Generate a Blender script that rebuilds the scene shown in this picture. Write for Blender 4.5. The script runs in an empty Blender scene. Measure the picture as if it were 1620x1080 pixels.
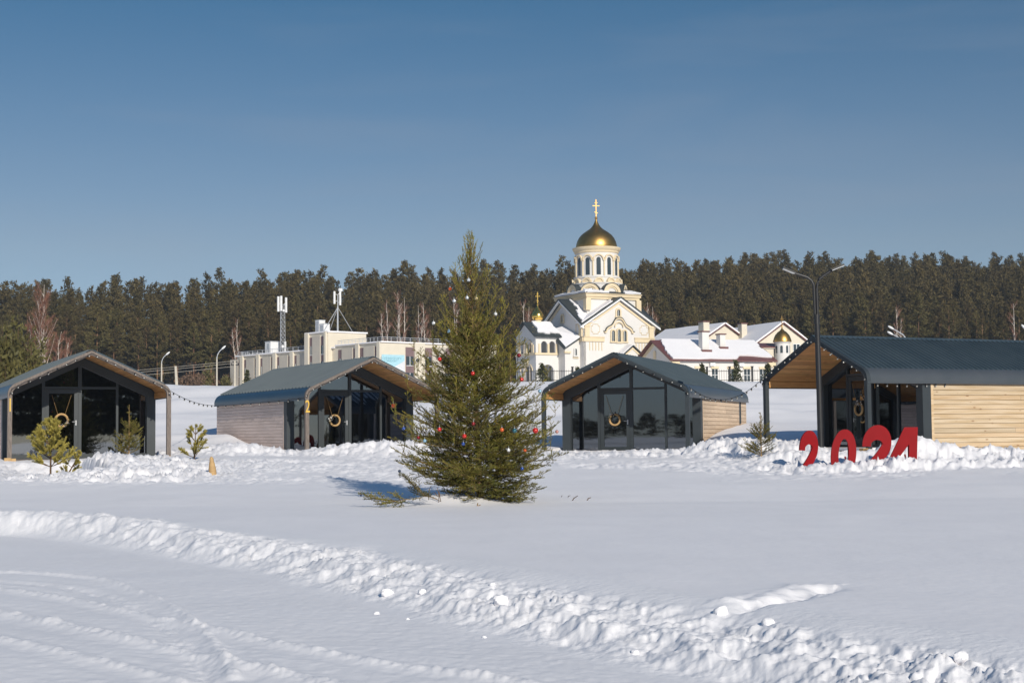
import bpy, math, random
import numpy as np
from mathutils import Vector, Matrix, Euler
random.seed(7); RNG = np.random.default_rng(7)
S = bpy.context.scene; COL = S.collection
pi = math.pi; rad = math.radians

# ------------------------------------------------------------------ camera, sky, sun, exposure
F, PITCH, ROLL = 2463.6, 0.06143, -0.00969          # focal length in photo pixels, pitch, roll
cp, sp, cr, sr = math.cos(PITCH), math.sin(PITCH), math.cos(ROLL), math.sin(ROLL)
cam_d = bpy.data.cameras.new('camera'); cam = bpy.data.objects.new('camera', cam_d); COL.objects.link(cam)
cam_d.sensor_width = 36; cam_d.lens = F/1620*36; cam_d.clip_start = .1; cam_d.clip_end = 5000
eu, fw, ev = Vector((1,0,0)), Vector((0,cp,sp)), Vector((0,-sp,cp))
X = eu*cr+ev*sr; U = -eu*sr+ev*cr
cam.matrix_world = Matrix(((X.x,U.x,-fw.x,0),(X.y,U.y,-fw.y,0),(X.z,U.z,-fw.z,0),(0,0,0,1)))
S.camera = cam
SUN_AZ, SUN_EL = 22, 25                              # degrees to the right of straight behind the camera, height
w = bpy.data.worlds.new('World'); S.world = w; w.use_nodes = True
nt = w.node_tree; bg = nt.nodes['Background']
sky = nt.nodes.new('ShaderNodeTexSky'); sky.sky_type = 'NISHITA'; sky.sun_disc = False
sky.sun_elevation = rad(SUN_EL); sky.sun_rotation = rad(180-SUN_AZ)
sky.altitude = 300; sky.air_density = 1.0; sky.dust_density = .25; sky.ozone_density = 2.5
hs = nt.nodes.new('ShaderNodeHueSaturation'); hs.inputs['Saturation'].default_value = .92; hs.inputs['Value'].default_value = 1
nt.links.new(sky.outputs[0], hs.inputs['Color'])
# clean, cold air: deeper blue with height
tcz = nt.nodes.new('ShaderNodeTexCoord'); sx = nt.nodes.new('ShaderNodeSeparateXYZ'); cr_ = nt.nodes.new('ShaderNodeValToRGB'); ml = nt.nodes.new('ShaderNodeMix'); ml.data_type='RGBA'; ml.blend_type='MULTIPLY'; ml.inputs[0].default_value=1
cr_.color_ramp.elements[0].position=.03; cr_.color_ramp.elements[0].color=(.56,.66,.86,1); cr_.color_ramp.elements[1].position=.30; cr_.color_ramp.elements[1].color=(.16,.455,.60,1)
e2=cr_.color_ramp.elements.new(.62); e2.color=(.34,.74,.98,1); e_=cr_.color_ramp.elements.new(.12); e_.color=(.62,.635,.69,1)
nt.links.new(tcz.outputs['Generated'], sx.inputs[0]); nt.links.new(sx.outputs[2], cr_.inputs[0]); nt.links.new(hs.outputs[0], ml.inputs['A']); nt.links.new(cr_.outputs[0], ml.inputs['B'])
# thin high cirrus, barely visible
tc = nt.nodes.new('ShaderNodeTexCoord'); mp = nt.nodes.new('ShaderNodeMapping'); mp.inputs['Scale'].default_value = (1.5,1,9); mp.inputs['Rotation'].default_value = (0,.22,0)
nz = nt.nodes.new('ShaderNodeTexNoise'); nz.inputs['Scale'].default_value = 2.2; nz.inputs['Detail'].default_value = 5; nz.inputs['Distortion'].default_value = .4
rp = nt.nodes.new('ShaderNodeValToRGB'); rp.color_ramp.elements[0].position = .47; rp.color_ramp.elements[1].position = .85
rp.color_ramp.elements[1].color = (.32,.32,.32,1)
mx = nt.nodes.new('ShaderNodeMix'); mx.data_type = 'RGBA'; mx.inputs['B'].default_value = (3.4,3.9,4.8,1)
nt.links.new(tc.outputs['Generated'], mp.inputs[0]); nt.links.new(mp.outputs[0], nz.inputs[0]); nt.links.new(nz.outputs[0], rp.inputs[0])
nt.links.new(rp.outputs[0], mx.inputs[0]); nt.links.new(ml.outputs['Result'], mx.inputs['A'])
nt.links.new(mx.outputs['Result'], bg.inputs[0]); bg.inputs[1].default_value = .075
sd = bpy.data.lights.new('sun', 'SUN'); sd.energy = 3.7; sd.angle = rad(.53); sd.color = (1, .925, .80)
so = bpy.data.objects.new('sun', sd); COL.objects.link(so)
ldir = Vector((-math.sin(rad(SUN_AZ))*math.cos(rad(SUN_EL)), math.cos(rad(SUN_AZ))*math.cos(rad(SUN_EL)), -math.sin(rad(SUN_EL))))
so.rotation_euler = ldir.to_track_quat('-Z','Y').to_euler(); so.location = (60,-90,60)
S.view_settings.view_transform = 'Standard'; S.view_settings.look = 'None'; S.view_settings.gamma = 1
S.view_settings.exposure = .27
S.render.engine = 'CYCLES'; S.cycles.max_bounces = 8; S.cycles.diffuse_bounces = 3; S.cycles.glossy_bounces = 4
S.cycles.transparent_max_bounces = 12; S.cycles.transmission_bounces = 4; S.cycles.caustics_reflective = False; S.cycles.caustics_refractive = False

def ray(px, py):
    dx, dy = px-810, py-540
    u = cr*dx+sr*dy; v = -sr*dx+cr*dy
    return Vector((u, F*cp+v*sp, F*sp-v*cp))
def at(px, py, Y): r = ray(px, py); return r*(Y/r.y)
def onz(px, py, z): r = ray(px, py); return r*(z/r.z)

# ------------------------------------------------------------------ materials
MATS = {}
def mat(name, c1, c2=None, scale=4, rough=.7, metal=0., bump=0, bscale=30, attr=False, stretch=(1,1,1), spec=.5, detail=5, rnd=0, coat=0, lo=.35, hi=.65, bdist=.02, knots=0):
    if name in MATS: return MATS[name]
    m = bpy.data.materials.new(name); m.use_nodes = True; MATS[name] = m
    n = m.node_tree.nodes; L = m.node_tree.links; b = n['Principled BSDF']
    b.inputs['Roughness'].default_value = rough; b.inputs['Metallic'].default_value = metal
    b.inputs['Specular IOR Level'].default_value = spec; b.inputs['Coat Weight'].default_value = coat
    tc = n.new('ShaderNodeTexCoord'); mp = n.new('ShaderNodeMapping'); mp.inputs['Scale'].default_value = stretch
    L.new(tc.outputs['Object'], mp.inputs[0])
    if c2 is None: c2 = tuple(x*.88 for x in c1)
    nz = n.new('ShaderNodeTexNoise'); nz.inputs['Scale'].default_value = scale; nz.inputs['Detail'].default_value = detail
    L.new(mp.outputs[0], nz.inputs[0])
    r = n.new('ShaderNodeValToRGB'); r.color_ramp.elements[0].position = lo; r.color_ramp.elements[1].position = hi
    r.color_ramp.elements[0].color = (*c1,1); r.color_ramp.elements[1].color = (*c2,1); L.new(nz.outputs[0], r.inputs[0])
    out = r.outputs[0]
    if knots:
        vo = n.new('ShaderNodeTexVoronoi'); vo.inputs['Scale'].default_value = knots; m3 = n.new('ShaderNodeMapping'); m3.inputs['Scale'].default_value = (1,.8,2.0); L.new(tc.outputs['Object'], m3.inputs[0]); L.new(m3.outputs[0], vo.inputs['Vector'])
        k = n.new('ShaderNodeMapRange'); k.inputs[1].default_value = .07; k.inputs[2].default_value = .16; k.inputs[3].default_value = .75; k.inputs[4].default_value = 0; L.new(vo.outputs['Distance'], k.inputs[0])
        x = n.new('ShaderNodeMix'); x.data_type = 'RGBA'; x.inputs['B'].default_value = (c1[0]*.5,c1[1]*.33,c1[2]*.25,1); L.new(k.outputs[0], x.inputs[0]); L.new(out, x.inputs['A']); out = x.outputs['Result']
    if attr:
        a = n.new('ShaderNodeAttribute'); a.attribute_name = 'tint'
        x = n.new('ShaderNodeMix'); x.data_type = 'RGBA'; x.blend_type = 'MULTIPLY'; x.inputs[0].default_value = 1
        L.new(out, x.inputs['A']); L.new(a.outputs['Color'], x.inputs['B']); out = x.outputs['Result']
    if rnd:
        o = n.new('ShaderNodeObjectInfo'); h = n.new('ShaderNodeHueSaturation')
        m1 = n.new('ShaderNodeMapRange'); m1.inputs[3].default_value = 1-rnd; m1.inputs[4].default_value = 1+rnd
        L.new(o.outputs['Random'], m1.inputs[0]); L.new(m1.outputs[0], h.inputs['Value'])
        m2 = n.new('ShaderNodeMapRange'); m2.inputs[3].default_value = .5-rnd*.05; m2.inputs[4].default_value = .5+rnd*.05
        L.new(o.outputs['Random'], m2.inputs[0]); L.new(m2.outputs[0], h.inputs['Hue'])
        L.new(out, h.inputs['Color']); out = h.outputs[0]
    L.new(out, b.inputs['Base Color'])
    if bump:
        n2 = n.new('ShaderNodeTexNoise'); n2.inputs['Scale'].default_value = bscale; n2.inputs['Detail'].default_value = 6
        L.new(mp.outputs[0], n2.inputs[0]); bp = n.new('ShaderNodeBump'); bp.inputs['Strength'].default_value = bump; bp.inputs['Distance'].default_value = bdist
        L.new(n2.outputs[0], bp.inputs['Height']); L.new(bp.outputs[0], b.inputs['Normal'])
    return m
def glass(name, tint=(.25,.3,.33), refl=1.5):
    m = bpy.data.materials.new(name); m.use_nodes = True; n = m.node_tree.nodes; L = m.node_tree.links
    n.remove(n['Principled BSDF']); o = n['Material Output']
    t = n.new('ShaderNodeBsdfTransparent'); t.inputs[0].default_value = (*tint,1)
    g = n.new('ShaderNodeBsdfGlossy'); g.inputs['Roughness'].default_value = .015; g.inputs[0].default_value = (.88,.93,1.0,1)
    f = n.new('ShaderNodeFresnel'); f.inputs[0].default_value = refl
    tc = n.new('ShaderNodeTexCoord'); nz = n.new('ShaderNodeTexNoise'); nz.inputs['Scale'].default_value = .7; nz.inputs['Detail'].default_value = 1
    bp = n.new('ShaderNodeBump'); bp.inputs['Strength'].default_value = .02; bp.inputs['Distance'].default_value = .05
    L.new(tc.outputs['Object'], nz.inputs[0]); L.new(nz.outputs[0], bp.inputs['Height']); L.new(bp.outputs[0], g.inputs['Normal'])
    x = n.new('ShaderNodeMixShader'); L.new(f.outputs[0], x.inputs[0]); L.new(t.outputs[0], x.inputs[1]); L.new(g.outputs[0], x.inputs[2]); L.new(x.outputs[0], o.inputs[0])
    MATS[name] = m; return m
def snow_mat(name, bs=60, bstr=.25, col=(.87,.86,.885), big=.0):
    m = mat(name, col, tuple(c*.97 for c in col), scale=.8, rough=.65, spec=.3, bump=bstr, bscale=bs, bdist=.02)
    b = m.node_tree.nodes['Principled BSDF']
    return m
M_snow = snow_mat('snow', 9, .35, (.88,.865,.89)); M_pack = snow_mat('packed_snow', 14, .25, (.85,.84,.865)); M_chunk = snow_mat('rough_snow', 14, .5)
M_dark = mat('anthracite_metal', (.028,.036,.042), (.034,.043,.05), rough=.5, scale=2)
M_roof = mat('blue_grey_roof_metal', (.040,.062,.080), (.052,.076,.094), scale=1.2, rough=.5, metal=0, spec=.35)
M_skirt = mat('blue_grey_trim_metal', (.024,.058,.092), (.032,.068,.104), scale=1.2, rough=.32, metal=.3, spec=.6)
M_skirt_sunlit = mat('sunlit_trim_metal', (.075,.088,.10), (.09,.10,.112), scale=1.2, rough=.34, metal=.3, spec=.6)  # same trim metal as above, paler grey standing in for sun sheen
M_frame_w = mat('weathered_timber', (.14,.115,.10), (.21,.175,.155), scale=6, rough=.85, stretch=(6,6,1), bump=.3)
M_soffit = mat('varnished_pine', (.68,.37,.145), (.55,.28,.10), scale=5, rough=.55, attr=True, stretch=(5,.5,5), bump=.1, knots=1.6)
M_side_g = mat('weathered_siding', (.70,.57,.50), (.80,.66,.59), scale=5, rough=.85, attr=True, stretch=(1,.4,7), bump=.25)
M_side_t = mat('tan_siding', (.55,.41,.29), (.64,.50,.37), scale=5, rough=.8, attr=True, stretch=(1,.4,7), bump=.2)
M_side_y = mat('fresh_pine_siding', (.47,.34,.20), (.58,.46,.32), scale=2.5, rough=.7, attr=True, stretch=(1,.35,7), bump=.2, knots=2.6)
M_wood = mat('yellow_timber', (.50,.33,.15), (.40,.25,.11), scale=4, rough=.7, stretch=(1,1,5))
M_int = mat('interior_boards', (.25,.15,.075), (.2,.11,.055), scale=3, rough=.7, attr=True)
M_curt = mat('curtain_cloth', (.62,.56,.46), (.5,.45,.37), scale=3, rough=.95)
M_glass = glass('dark_glass', (.12,.145,.16), 2.7)
M_white = mat('white_plaster', (.69,.67,.645), (.65,.63,.61), scale=.6, rough=.9)
M_ochre = mat('ochre_trim', (.72,.60,.41), (.68,.56,.38), scale=.8, rough=.85)
M_gold = mat('gilded_copper', (.56,.34,.11), (.46,.27,.085), scale=1.5, rough=.4, metal=1.)
M_goldb = mat('bright_gold', (.95,.62,.16), (.9,.55,.12), scale=1.5, rough=.2, metal=1.)
M_droof = mat('dark_roof_sheet', (.028,.036,.04), (.04,.05,.055), rough=.5, scale=2)
M_win = mat('dark_window_pane', (.03,.045,.055), (.05,.065,.075), rough=.08, scale=.5)
M_mar = mat('maroon_roof_sheet', (.12,.045,.045), (.15,.06,.055), rough=.5, scale=2)
M_cream = mat('cream_render', (.68,.62,.51), (.64,.58,.48), scale=.5, rough=.9)
M_beige = mat('beige_panel', (.53,.485,.41), (.49,.445,.38), scale=.4, rough=.9)
M_purp = mat('mauve_panel', (.20,.135,.14), (.17,.115,.12), scale=.6, rough=.8)
M_steel = mat('galvanised_steel', (.55,.57,.6), (.48,.5,.53), rough=.45, metal=.3)
M_wpaint = mat('white_paint', (.8,.8,.8), rough=.5)
M_conc = mat('concrete', (.55,.5,.42), (.47,.43,.36), scale=2, rough=.9)
M_black = mat('black_metal', (.014,.014,.016), (.02,.02,.022), rough=.42)
M_iron = mat('black_iron', (.02,.02,.022), rough=.6)
M_red = mat('red_painted_sheet', (.275,.004,.008), (.225,.004,.007), scale=1.4, rough=.6, spec=.15)
M_bulb = mat('white_bulb', (.5,.49,.46), rough=.25)
M_led = mat('led_diffuser', (.75,.77,.78), rough=.3)
M_yel = mat('yellow_number', (.75,.47,.07), rough=.6)
M_needle = mat('spruce_needles', (.185,.162,.02), (.062,.076,.013), scale=2.4, rough=.6, spec=.35, attr=True)
M_bark = mat('spruce_bark', (.13,.08,.045), (.085,.05,.03), scale=12, rough=.9, bump=.3)
M_twig = mat('shoot_bark', (.30,.19,.085), (.24,.15,.06), scale=10, rough=.8)
M_pneed = mat('young_pine_needles', (.36,.30,.065), (.26,.225,.05), scale=2, rough=.6, attr=True)
M_fpine = mat('forest_pine_needles', (.066,.056,.022), (.10,.076,.029), scale=.12, rough=.75, spec=.2, attr=True, rnd=.25)
M_ptrunk = mat('pine_trunk_bark', (.23,.125,.065), (.15,.085,.05), scale=1.5, rough=.9, stretch=(2,2,.4), rnd=.2)
M_birch = mat('birch_bark', (.62,.56,.50), (.40,.33,.29), scale=1.2, rough=.8, stretch=(1,1,2))
M_btwig = mat('birch_twigs', (.24,.11,.07), (.17,.08,.055), scale=1, rough=.85)
M_floor = mat('forest_floor_litter', (.06,.05,.035), (.1,.085,.06), scale=.15, rough=.95)
M_brush = mat('dry_brush_twigs', (.17,.105,.065), (.12,.075,.05), scale=1, rough=.9)

# ------------------------------------------------------------------ mesh helpers
class MB:
    def __init__(s): s.v=[]; s.f=[]; s.m=[]; s.t=[]; s.mi=0; s.tint=(1,1,1)
    def face(s, idx): s.f.append(idx); s.m.append(s.mi); s.t.append(s.tint)
    def add(s, vs, fs):
        o=len(s.v); s.v.extend(tuple(p) for p in vs)
        for f in fs: s.face([o+i for i in f])
    def box(s, c, d, R=None):
        h=[x/2 for x in d]; vs=[]
        for x in(-1,1):
            for y in(-1,1):
                for z in(-1,1):
                    p=Vector((x*h[0],y*h[1],z*h[2]))
                    if R is not None: p=R@p
                    vs.append(p+Vector(c))
        s.add(vs,[(0,1,3,2),(4,6,7,5),(0,4,5,1),(2,3,7,6),(0,2,6,4),(1,5,7,3)])
    def bb(s,x0,x1,y0,y1,z0,z1): s.box(((x0+x1)/2,(y0+y1)/2,(z0+z1)/2),(x1-x0,y1-y0,z1-z0))
    def tube(s, pts, rs, n=8, cap=True):
        pts=[Vector(p) for p in pts]
        if not hasattr(rs,'__len__'): rs=[rs]*len(pts)
        rings=[]; up=Vector((.31,.17,.93)).normalized()
        for i,p in enumerate(pts):
            d=(pts[min(i+1,len(pts)-1)]-pts[max(i-1,0)])
            d=d.normalized() if d.length>1e-9 else Vector((0,0,1))
            a=d.cross(up)
            if a.length<.05: a=d.cross(Vector((1,0,0)))
            a.normalize(); b=d.cross(a)
            rings.append([p+(a*math.cos(2*pi*k/n)+b*math.sin(2*pi*k/n))*rs[i] for k in range(n)])
        vs=[q for r in rings for q in r]; fs=[]
        for i in range(len(pts)-1):
            for k in range(n): fs.append((i*n+k,i*n+(k+1)%n,(i+1)*n+(k+1)%n,(i+1)*n+k))
        if cap: fs.append(tuple(range(n-1,-1,-1))); fs.append(tuple((len(pts)-1)*n+k for k in range(n)))
        s.add(vs,fs)
    def lathe(s, prof, n=32, c=(0,0,0)):
        vs=[]; fs=[]
        for r,z in prof:
            for k in range(n): a=2*pi*k/n; vs.append((c[0]+r*math.cos(a),c[1]+r*math.sin(a),c[2]+z))
        for i in range(len(prof)-1):
            for k in range(n): fs.append((i*n+k,i*n+(k+1)%n,(i+1)*n+(k+1)%n,(i+1)*n+k))
        fs.append(tuple(range(n-1,-1,-1))); fs.append(tuple((len(prof)-1)*n+k for k in range(n)))
        s.add(vs,fs)
    def prism(s, pts, T, d0, d1):
        n=len(pts); vs=[T(a,b,d0) for a,b in pts]+[T(a,b,d1) for a,b in pts]
        fs=[tuple(range(n-1,-1,-1)),tuple(range(n,2*n))]+[(i,(i+1)%n,n+(i+1)%n,n+i) for i in range(n)]
        s.add(vs,fs)
    def band(s, A, B, T, d0, d1):
        n=len(A); vs=[T(*p,d0) for p in A]+[T(*p,d0) for p in B]+[T(*p,d1) for p in A]+[T(*p,d1) for p in B]; fs=[]
        for i in range(n-1):
            fs+=[(i,i+1,n+i+1,n+i),(2*n+i,3*n+i,3*n+i+1,2*n+i+1),(i,2*n+i,2*n+i+1,i+1),(n+i,n+i+1,3*n+i+1,3*n+i)]
        fs+=[(0,n,3*n,2*n),(n-1,3*n-1,4*n-1,2*n-1)]
        s.add(vs,fs)
    def sphere(s,c,r,nu=12,nv=8,sc=(1,1,1)):
        vs=[];fs=[]
        for j in range(nv+1):
            t=pi*j/nv
            for k in range(nu):
                a=2*pi*k/nu; vs.append((c[0]+r*sc[0]*math.sin(t)*math.cos(a),c[1]+r*sc[1]*math.sin(t)*math.sin(a),c[2]+r*sc[2]*math.cos(t)))
        for j in range(nv):
            for k in range(nu): fs.append((j*nu+k,(j+1)*nu+k,(j+1)*nu+(k+1)%nu,j*nu+(k+1)%nu))
        s.add(vs,fs)
    def torus(s,T,R,r,n=24,m=8,a0=0,a1=2*pi):
        pts=[T(R*math.cos(a0+(a1-a0)*i/n),R*math.sin(a0+(a1-a0)*i/n),0) for i in range(n+1)]
        s.tube(pts,r,m)
    def build(s,name,mats,parent=None,smooth=False):
        if not isinstance(mats,(list,tuple)): mats=[mats]
        me=bpy.data.meshes.new(name); me.from_pydata([tuple(v) for v in s.v],[],s.f)
        for m in mats: me.materials.append(m)
        if len(mats)>1: me.polygons.foreach_set('material_index',s.m)
        if any(t!=(1,1,1) for t in s.t):
            a=me.color_attributes.new('tint','FLOAT_COLOR','CORNER'); arr=[]
            for f,t in zip(s.f,s.t): arr.extend([*t,1.]*len(f))
            a.data.foreach_set('color',arr)
        elif any('Attribute' in m.node_tree.nodes for m in mats):
            a=me.color_attributes.new('tint','FLOAT_COLOR','CORNER'); a.data.foreach_set('color',[1.]*(4*len(me.loops)))
        if smooth:
            me.polygons.foreach_set('use_smooth',[True]*len(me.polygons))
            try: me.set_sharp_from_angle(angle=rad(40))
            except Exception: pass
        me.validate(); me.update()
        o=bpy.data.objects.new(name,me); COL.objects.link(o)
        if parent is not None: o.parent=parent
        return o
def np_mesh(name, V, Fc, mats, parent=None, tint=None, mi=None, smooth=False):
    """numpy vertices (n,3) and equal-sided faces (m,k)"""
    me=bpy.data.meshes.new(name); k=Fc.shape[1]; m=len(Fc)
    me.vertices.add(len(V)); me.vertices.foreach_set('co',np.ascontiguousarray(V,np.float32).ravel())
    me.loops.add(m*k); me.loops.foreach_set('vertex_index',np.ascontiguousarray(Fc,np.int32).ravel())
    me.polygons.add(m); me.polygons.foreach_set('loop_start',np.arange(0,m*k,k,dtype=np.int32))
    me.polygons.foreach_set('loop_total',np.full(m,k,np.int32))
    if not isinstance(mats,(list,tuple)): mats=[mats]
    for x in mats: me.materials.append(x)
    if mi is not None: me.polygons.foreach_set('material_index',np.asarray(mi,np.int32))
    me.polygons.foreach_set('use_smooth',np.full(m,smooth))
    me.update(calc_edges=True)
    if tint is not None:
        a=me.color_attributes.new('tint','FLOAT_COLOR','POINT'); c=np.ones((len(V),4),np.float32); c[:,:3]=tint; a.data.foreach_set('color',c.ravel())
    o=bpy.data.objects.new(name,me); COL.objects.link(o)
    if parent is not None: o.parent=parent
    return o
def tag(o,label=None,cat=None,group=None,kind=None):
    if label: o['label']=label
    if cat: o['category']=cat
    if group: o['group']=group
    if kind: o['kind']=kind
    return o
def thing(name,loc,rz=0,label=None,cat=None,group=None):
    o=bpy.data.objects.new(name,None); COL.objects.link(o); o.location=loc; o.rotation_euler=(0,0,rz); o.empty_display_size=.2
    return tag(o,label,cat,group)
def dup(root,loc,rz=0,label=None,scale=None,group=None):
    r=root.copy(); COL.objects.link(r); r.location=loc; r.rotation_euler=(0,0,rz)
    if label: r['label']=label
    if group: r['group']=group
    if scale is not None: r.scale=scale if hasattr(scale,'__len__') else (scale,)*3
    for ch in list(root.children):
        c=ch.copy(); COL.objects.link(c); c.parent=r
        for g in list(ch.children):
            d=g.copy(); COL.objects.link(d); d.parent=c
    return r
def text_mesh(name,txt,size,m,parent,M,ext=.01,shear=0):
    cu=bpy.data.curves.new(name,'FONT'); cu.body=txt; cu.size=size; cu.extrude=ext; cu.align_x='CENTER'; cu.shear=shear; cu.space_line=.85
    t=bpy.data.objects.new(name,cu); COL.objects.link(t); bpy.context.view_layer.update()
    me=bpy.data.meshes.new_from_object(t.evaluated_get(bpy.context.evaluated_depsgraph_get())); bpy.data.objects.remove(t)
    me.materials.clear(); me.materials.append(m); o=bpy.data.objects.new(name,me); COL.objects.link(o); o.parent=parent; o.matrix_local=M
    return o
def TR(a,b,c): return (a,-c,b)      # plane facing -y
def TL(a,b,c): return (-c,a,b)      # plane facing -x
def TRr(y0): return lambda a,b,c:(a,y0-c,b)

# ------------------------------------------------------------------ noise
_perm=np.random.default_rng(3).permutation(4096)
_gr=np.random.default_rng(4).uniform(0,2*pi,4096)
def perlin(x,y):
    xi=np.floor(x).astype(np.int64); yi=np.floor(y).astype(np.int64); xf=x-xi; yf=y-yi
    def g(ix,iy,dx,dy):
        h=_gr[_perm[(ix+_perm[iy&4095])&4095]]; return np.cos(h)*dx+np.sin(h)*dy
    u=xf*xf*xf*(xf*(xf*6-15)+10); v=yf*yf*yf*(yf*(yf*6-15)+10)
    a=g(xi,yi,xf,yf); b=g(xi+1,yi,xf-1,yf); c=g(xi,yi+1,xf,yf-1); d=g(xi+1,yi+1,xf-1,yf-1)
    return ((a+(b-a)*u)*(1-v)+(c+(d-c)*u)*v)*1.5
def fbm(x,y,o=4,l=2.1,g=.5):
    s=0; a=1
    for i in range(o): s=s+a*perlin(x+i*17.3,y-i*9.1); x=x*l; y=y*l; a*=g
    return s
def billow(x,y,o=4):
    s=0; a=1
    for i in range(o): s=s+a*(1-np.abs(perlin(x+i*31.7,y+i*11.9))*2.2); x=x*2.05; y=y*2.05; a*=.5
    return s/1.9
def lumps(x,y):
    """rounded clods, one per cell of a jittered grid: 0..1"""
    out=np.zeros_like(x); xi=np.floor(x).astype(np.int64); yi=np.floor(y).astype(np.int64)
    for dx in(-1,0,1):
        for dy in(-1,0,1):
            ix,iy=xi+dx,yi+dy; h=_perm[(ix+_perm[iy&4095])&4095]; h2=_perm[(h*7+13)&4095]; h3=_perm[(h2*5+31)&4095]
            cx=ix+.2+.6*h/4096; cy=iy+.2+.6*h2/4096; r=.18+.42*(h3/4096)**2
            q=1-((x-cx)**2+(y-cy)**2)/(r*r); out=np.maximum(out,np.sqrt(np.clip(q,0,1))*r)
    return out
def sstep(a,b,x): t=np.clip((x-a)/(b-a),0,1); return t*t*(3-2*t)
def pldist(x,y,P):
    """distance to polyline, signed (positive to the left of travel), and arc parameter"""
    best=np.full(x.shape,1e9); sg=np.zeros(x.shape); tt=np.zeros(x.shape); acc=0
    for (ax,ay),(bx,by) in zip(P[:-1],P[1:]):
        dx,dy=bx-ax,by-ay; L=math.hypot(dx,dy); t=np.clip(((x-ax)*dx+(y-ay)*dy)/(L*L),0,1)
        px,py=x-ax-t*dx,y-ay-t*dy; d=np.hypot(px,py); c=dx*(y-ay)-dy*(x-ax)
        k=d<best-1e-9; best=np.where(k,d,best); sg=np.where(k,np.sign(c),sg); tt=np.where(k,acc+t*L,tt); acc+=L
    return best*np.where(sg==0,1,sg),tt
def smoothline(P,n=12):
    P=[np.array(p,float) for p in P]; out=[]
    for i in range(len(P)-1):
        p0,p1,p2,p3=P[max(i-1,0)],P[i],P[i+1],P[min(i+2,len(P)-1)]
        for k in range(n):
            t=k/n; out.append(.5*((2*p1)+(p2-p0)*t+(2*p0-5*p1+4*p2-p3)*t*t+(3*p1-p0-3*p2+p3)*t**3))
    out.append(P[-1]); return [tuple(p) for p in out]

# ------------------------------------------------------------------ cabins' places (needed by the terrain)
W, TL_, HE, HR, OV = 5.2, 10.74, 2.17, 3.36, 2.15
CABS=[(-13.786,50.956,-.40,.4255),(-5.014,56.254,-.43,.488),(3.467,53.248,-.53,-.3354),(9.344,48.409,-.32,-1.1079),(24.0,30.5,-.25,-1.24)]

# ------------------------------------------------------------------ terrain
ROAD_Z=-1.6
def P2(px,py,z): p=onz(px,py,z); return (p.x,p.y)
EDGE=smoothline([(-60,34),(-30,30),(-14,27.6),P2(0,848,ROAD_Z),P2(250,882,ROAD_Z),P2(420,913,ROAD_Z),P2(600,965,ROAD_Z),P2(800,1012,ROAD_Z),P2(1000,1058,ROAD_Z),(2.0,8.6),(3.4,6.6),(6,4),(12,0),(30,-12),(60,-30)],5)
TRACKS=[([P2(-60,905,-1.6),P2(30,905,-1.6),P2(150,915,-1.6),P2(225,938,-1.6),P2(280,963,-1.6),P2(315,990,-1.6),P2(345,1022,-1.6),P2(370,1070,-1.6)],.10,.03),
 ([P2(-60,925,-1.6),P2(10,932,-1.6),P2(125,950,-1.6),P2(240,975,-1.6),P2(340,995,-1.6),P2(450,1020,-1.6),P2(600,1048,-1.6),P2(800,1077,-1.6),P2(1000,1120,-1.6)],.13,.035),
 ([P2(-60,958,-1.6),P2(0,968,-1.6),P2(150,1000,-1.6),P2(250,1022,-1.6),P2(400,1055,-1.6),P2(560,1090,-1.6)],.16,.04),
 ([P2(-60,1000,-1.6),P2(20,1015,-1.6),P2(150,1045,-1.6),P2(300,1078,-1.6)],.12,.03),
 ([P2(-20,918,-1.6),P2(100,928,-1.6),P2(190,950,-1.6),P2(260,990,-1.6),P2(300,1030,-1.6),P2(330,1085,-1.6)],.2,-.025)]
TRACKS=[(smoothline(p,5),a,b) for p,a,b in TRACKS]
TRAIL=smoothline([P2(1085,985,-1.3),P2(1130,972,-1.3),P2(1190,952,-1.3),P2(1250,945,-1.3),P2(1312,930,-1.3)],4)
# ploughed heaps: (crest polyline, crest height, half width)
HEAPS=[([(-3.2,52.2),(-4.6,52.6),(-6.2,53.2),(-7.3,53.4)],[-.06,-.08,-.22,-.4],1.3),
       ([(-9.2,53.0),(-10.2,54.0),(-11.2,54.6)],[-.12,-.1,-.3],1.1),
       ([(1.3,51.2),(2.6,50.6),(4.2,50.2),(5.6,50.4),(6.5,49.8),(7.6,48.6),(8.4,46.9)],[-.62,-.55,-.45,-.42,-.12,-.1,-.2],1.5),
       ([(8.2,44.7),(9.6,44.9),(10.4,44.6),(11.2,44.7),(12.0,45.0),(13,45.3),(15,45.4),(18,46),(26,48)],[-.45,-.5,-.42,-.02,-.14,-.42,-.45,-.32,-.3],1.1),
       ([(7.2,42.2),(8.5,41.6),(10,41.5),(11.4,41.6),(12.6,41.8),(15,42),(20,42.5)],[-.86,-.76,-.69,-.66,-.72,-.8,-.8],.7),
       ([(-10.3,41.5),(-10.6,44.0),(-11.6,47.0)],[-.68,-.55,-.42],1.6)]
def hmix(x,y):
    """distances used several times"""
    z=np.interp(y,[-50,31,38,44,50,56,62,72,84,95,130,220,340],[-1.3,-1.3,-1.08,-.82,-.56,-.40,-.05,.95,2.3,3.22,4.3,7.45,11.5])
    slope=np.interp(x,[-110,-15,80],[.195,.185,.18]); crest=np.interp(x,[-110,-15,80],[392,430,470])
    z=z+np.clip(np.minimum(y,crest)-340,0,None)*slope
    far=sstep(60,130,y)
    z=z+far*fbm(x*.03,y*.03,2)*.35
    z=z+.85*np.exp(-((x-29)**2+(y-32)**2)/100)
    z=z+np.clip(y-crest,0,260)*.085*(y>340)
    z=z+.55*sstep(50.5,56,y)*(1-sstep(66,76,y))*sstep(5.2,8,x)
    return z
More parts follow.
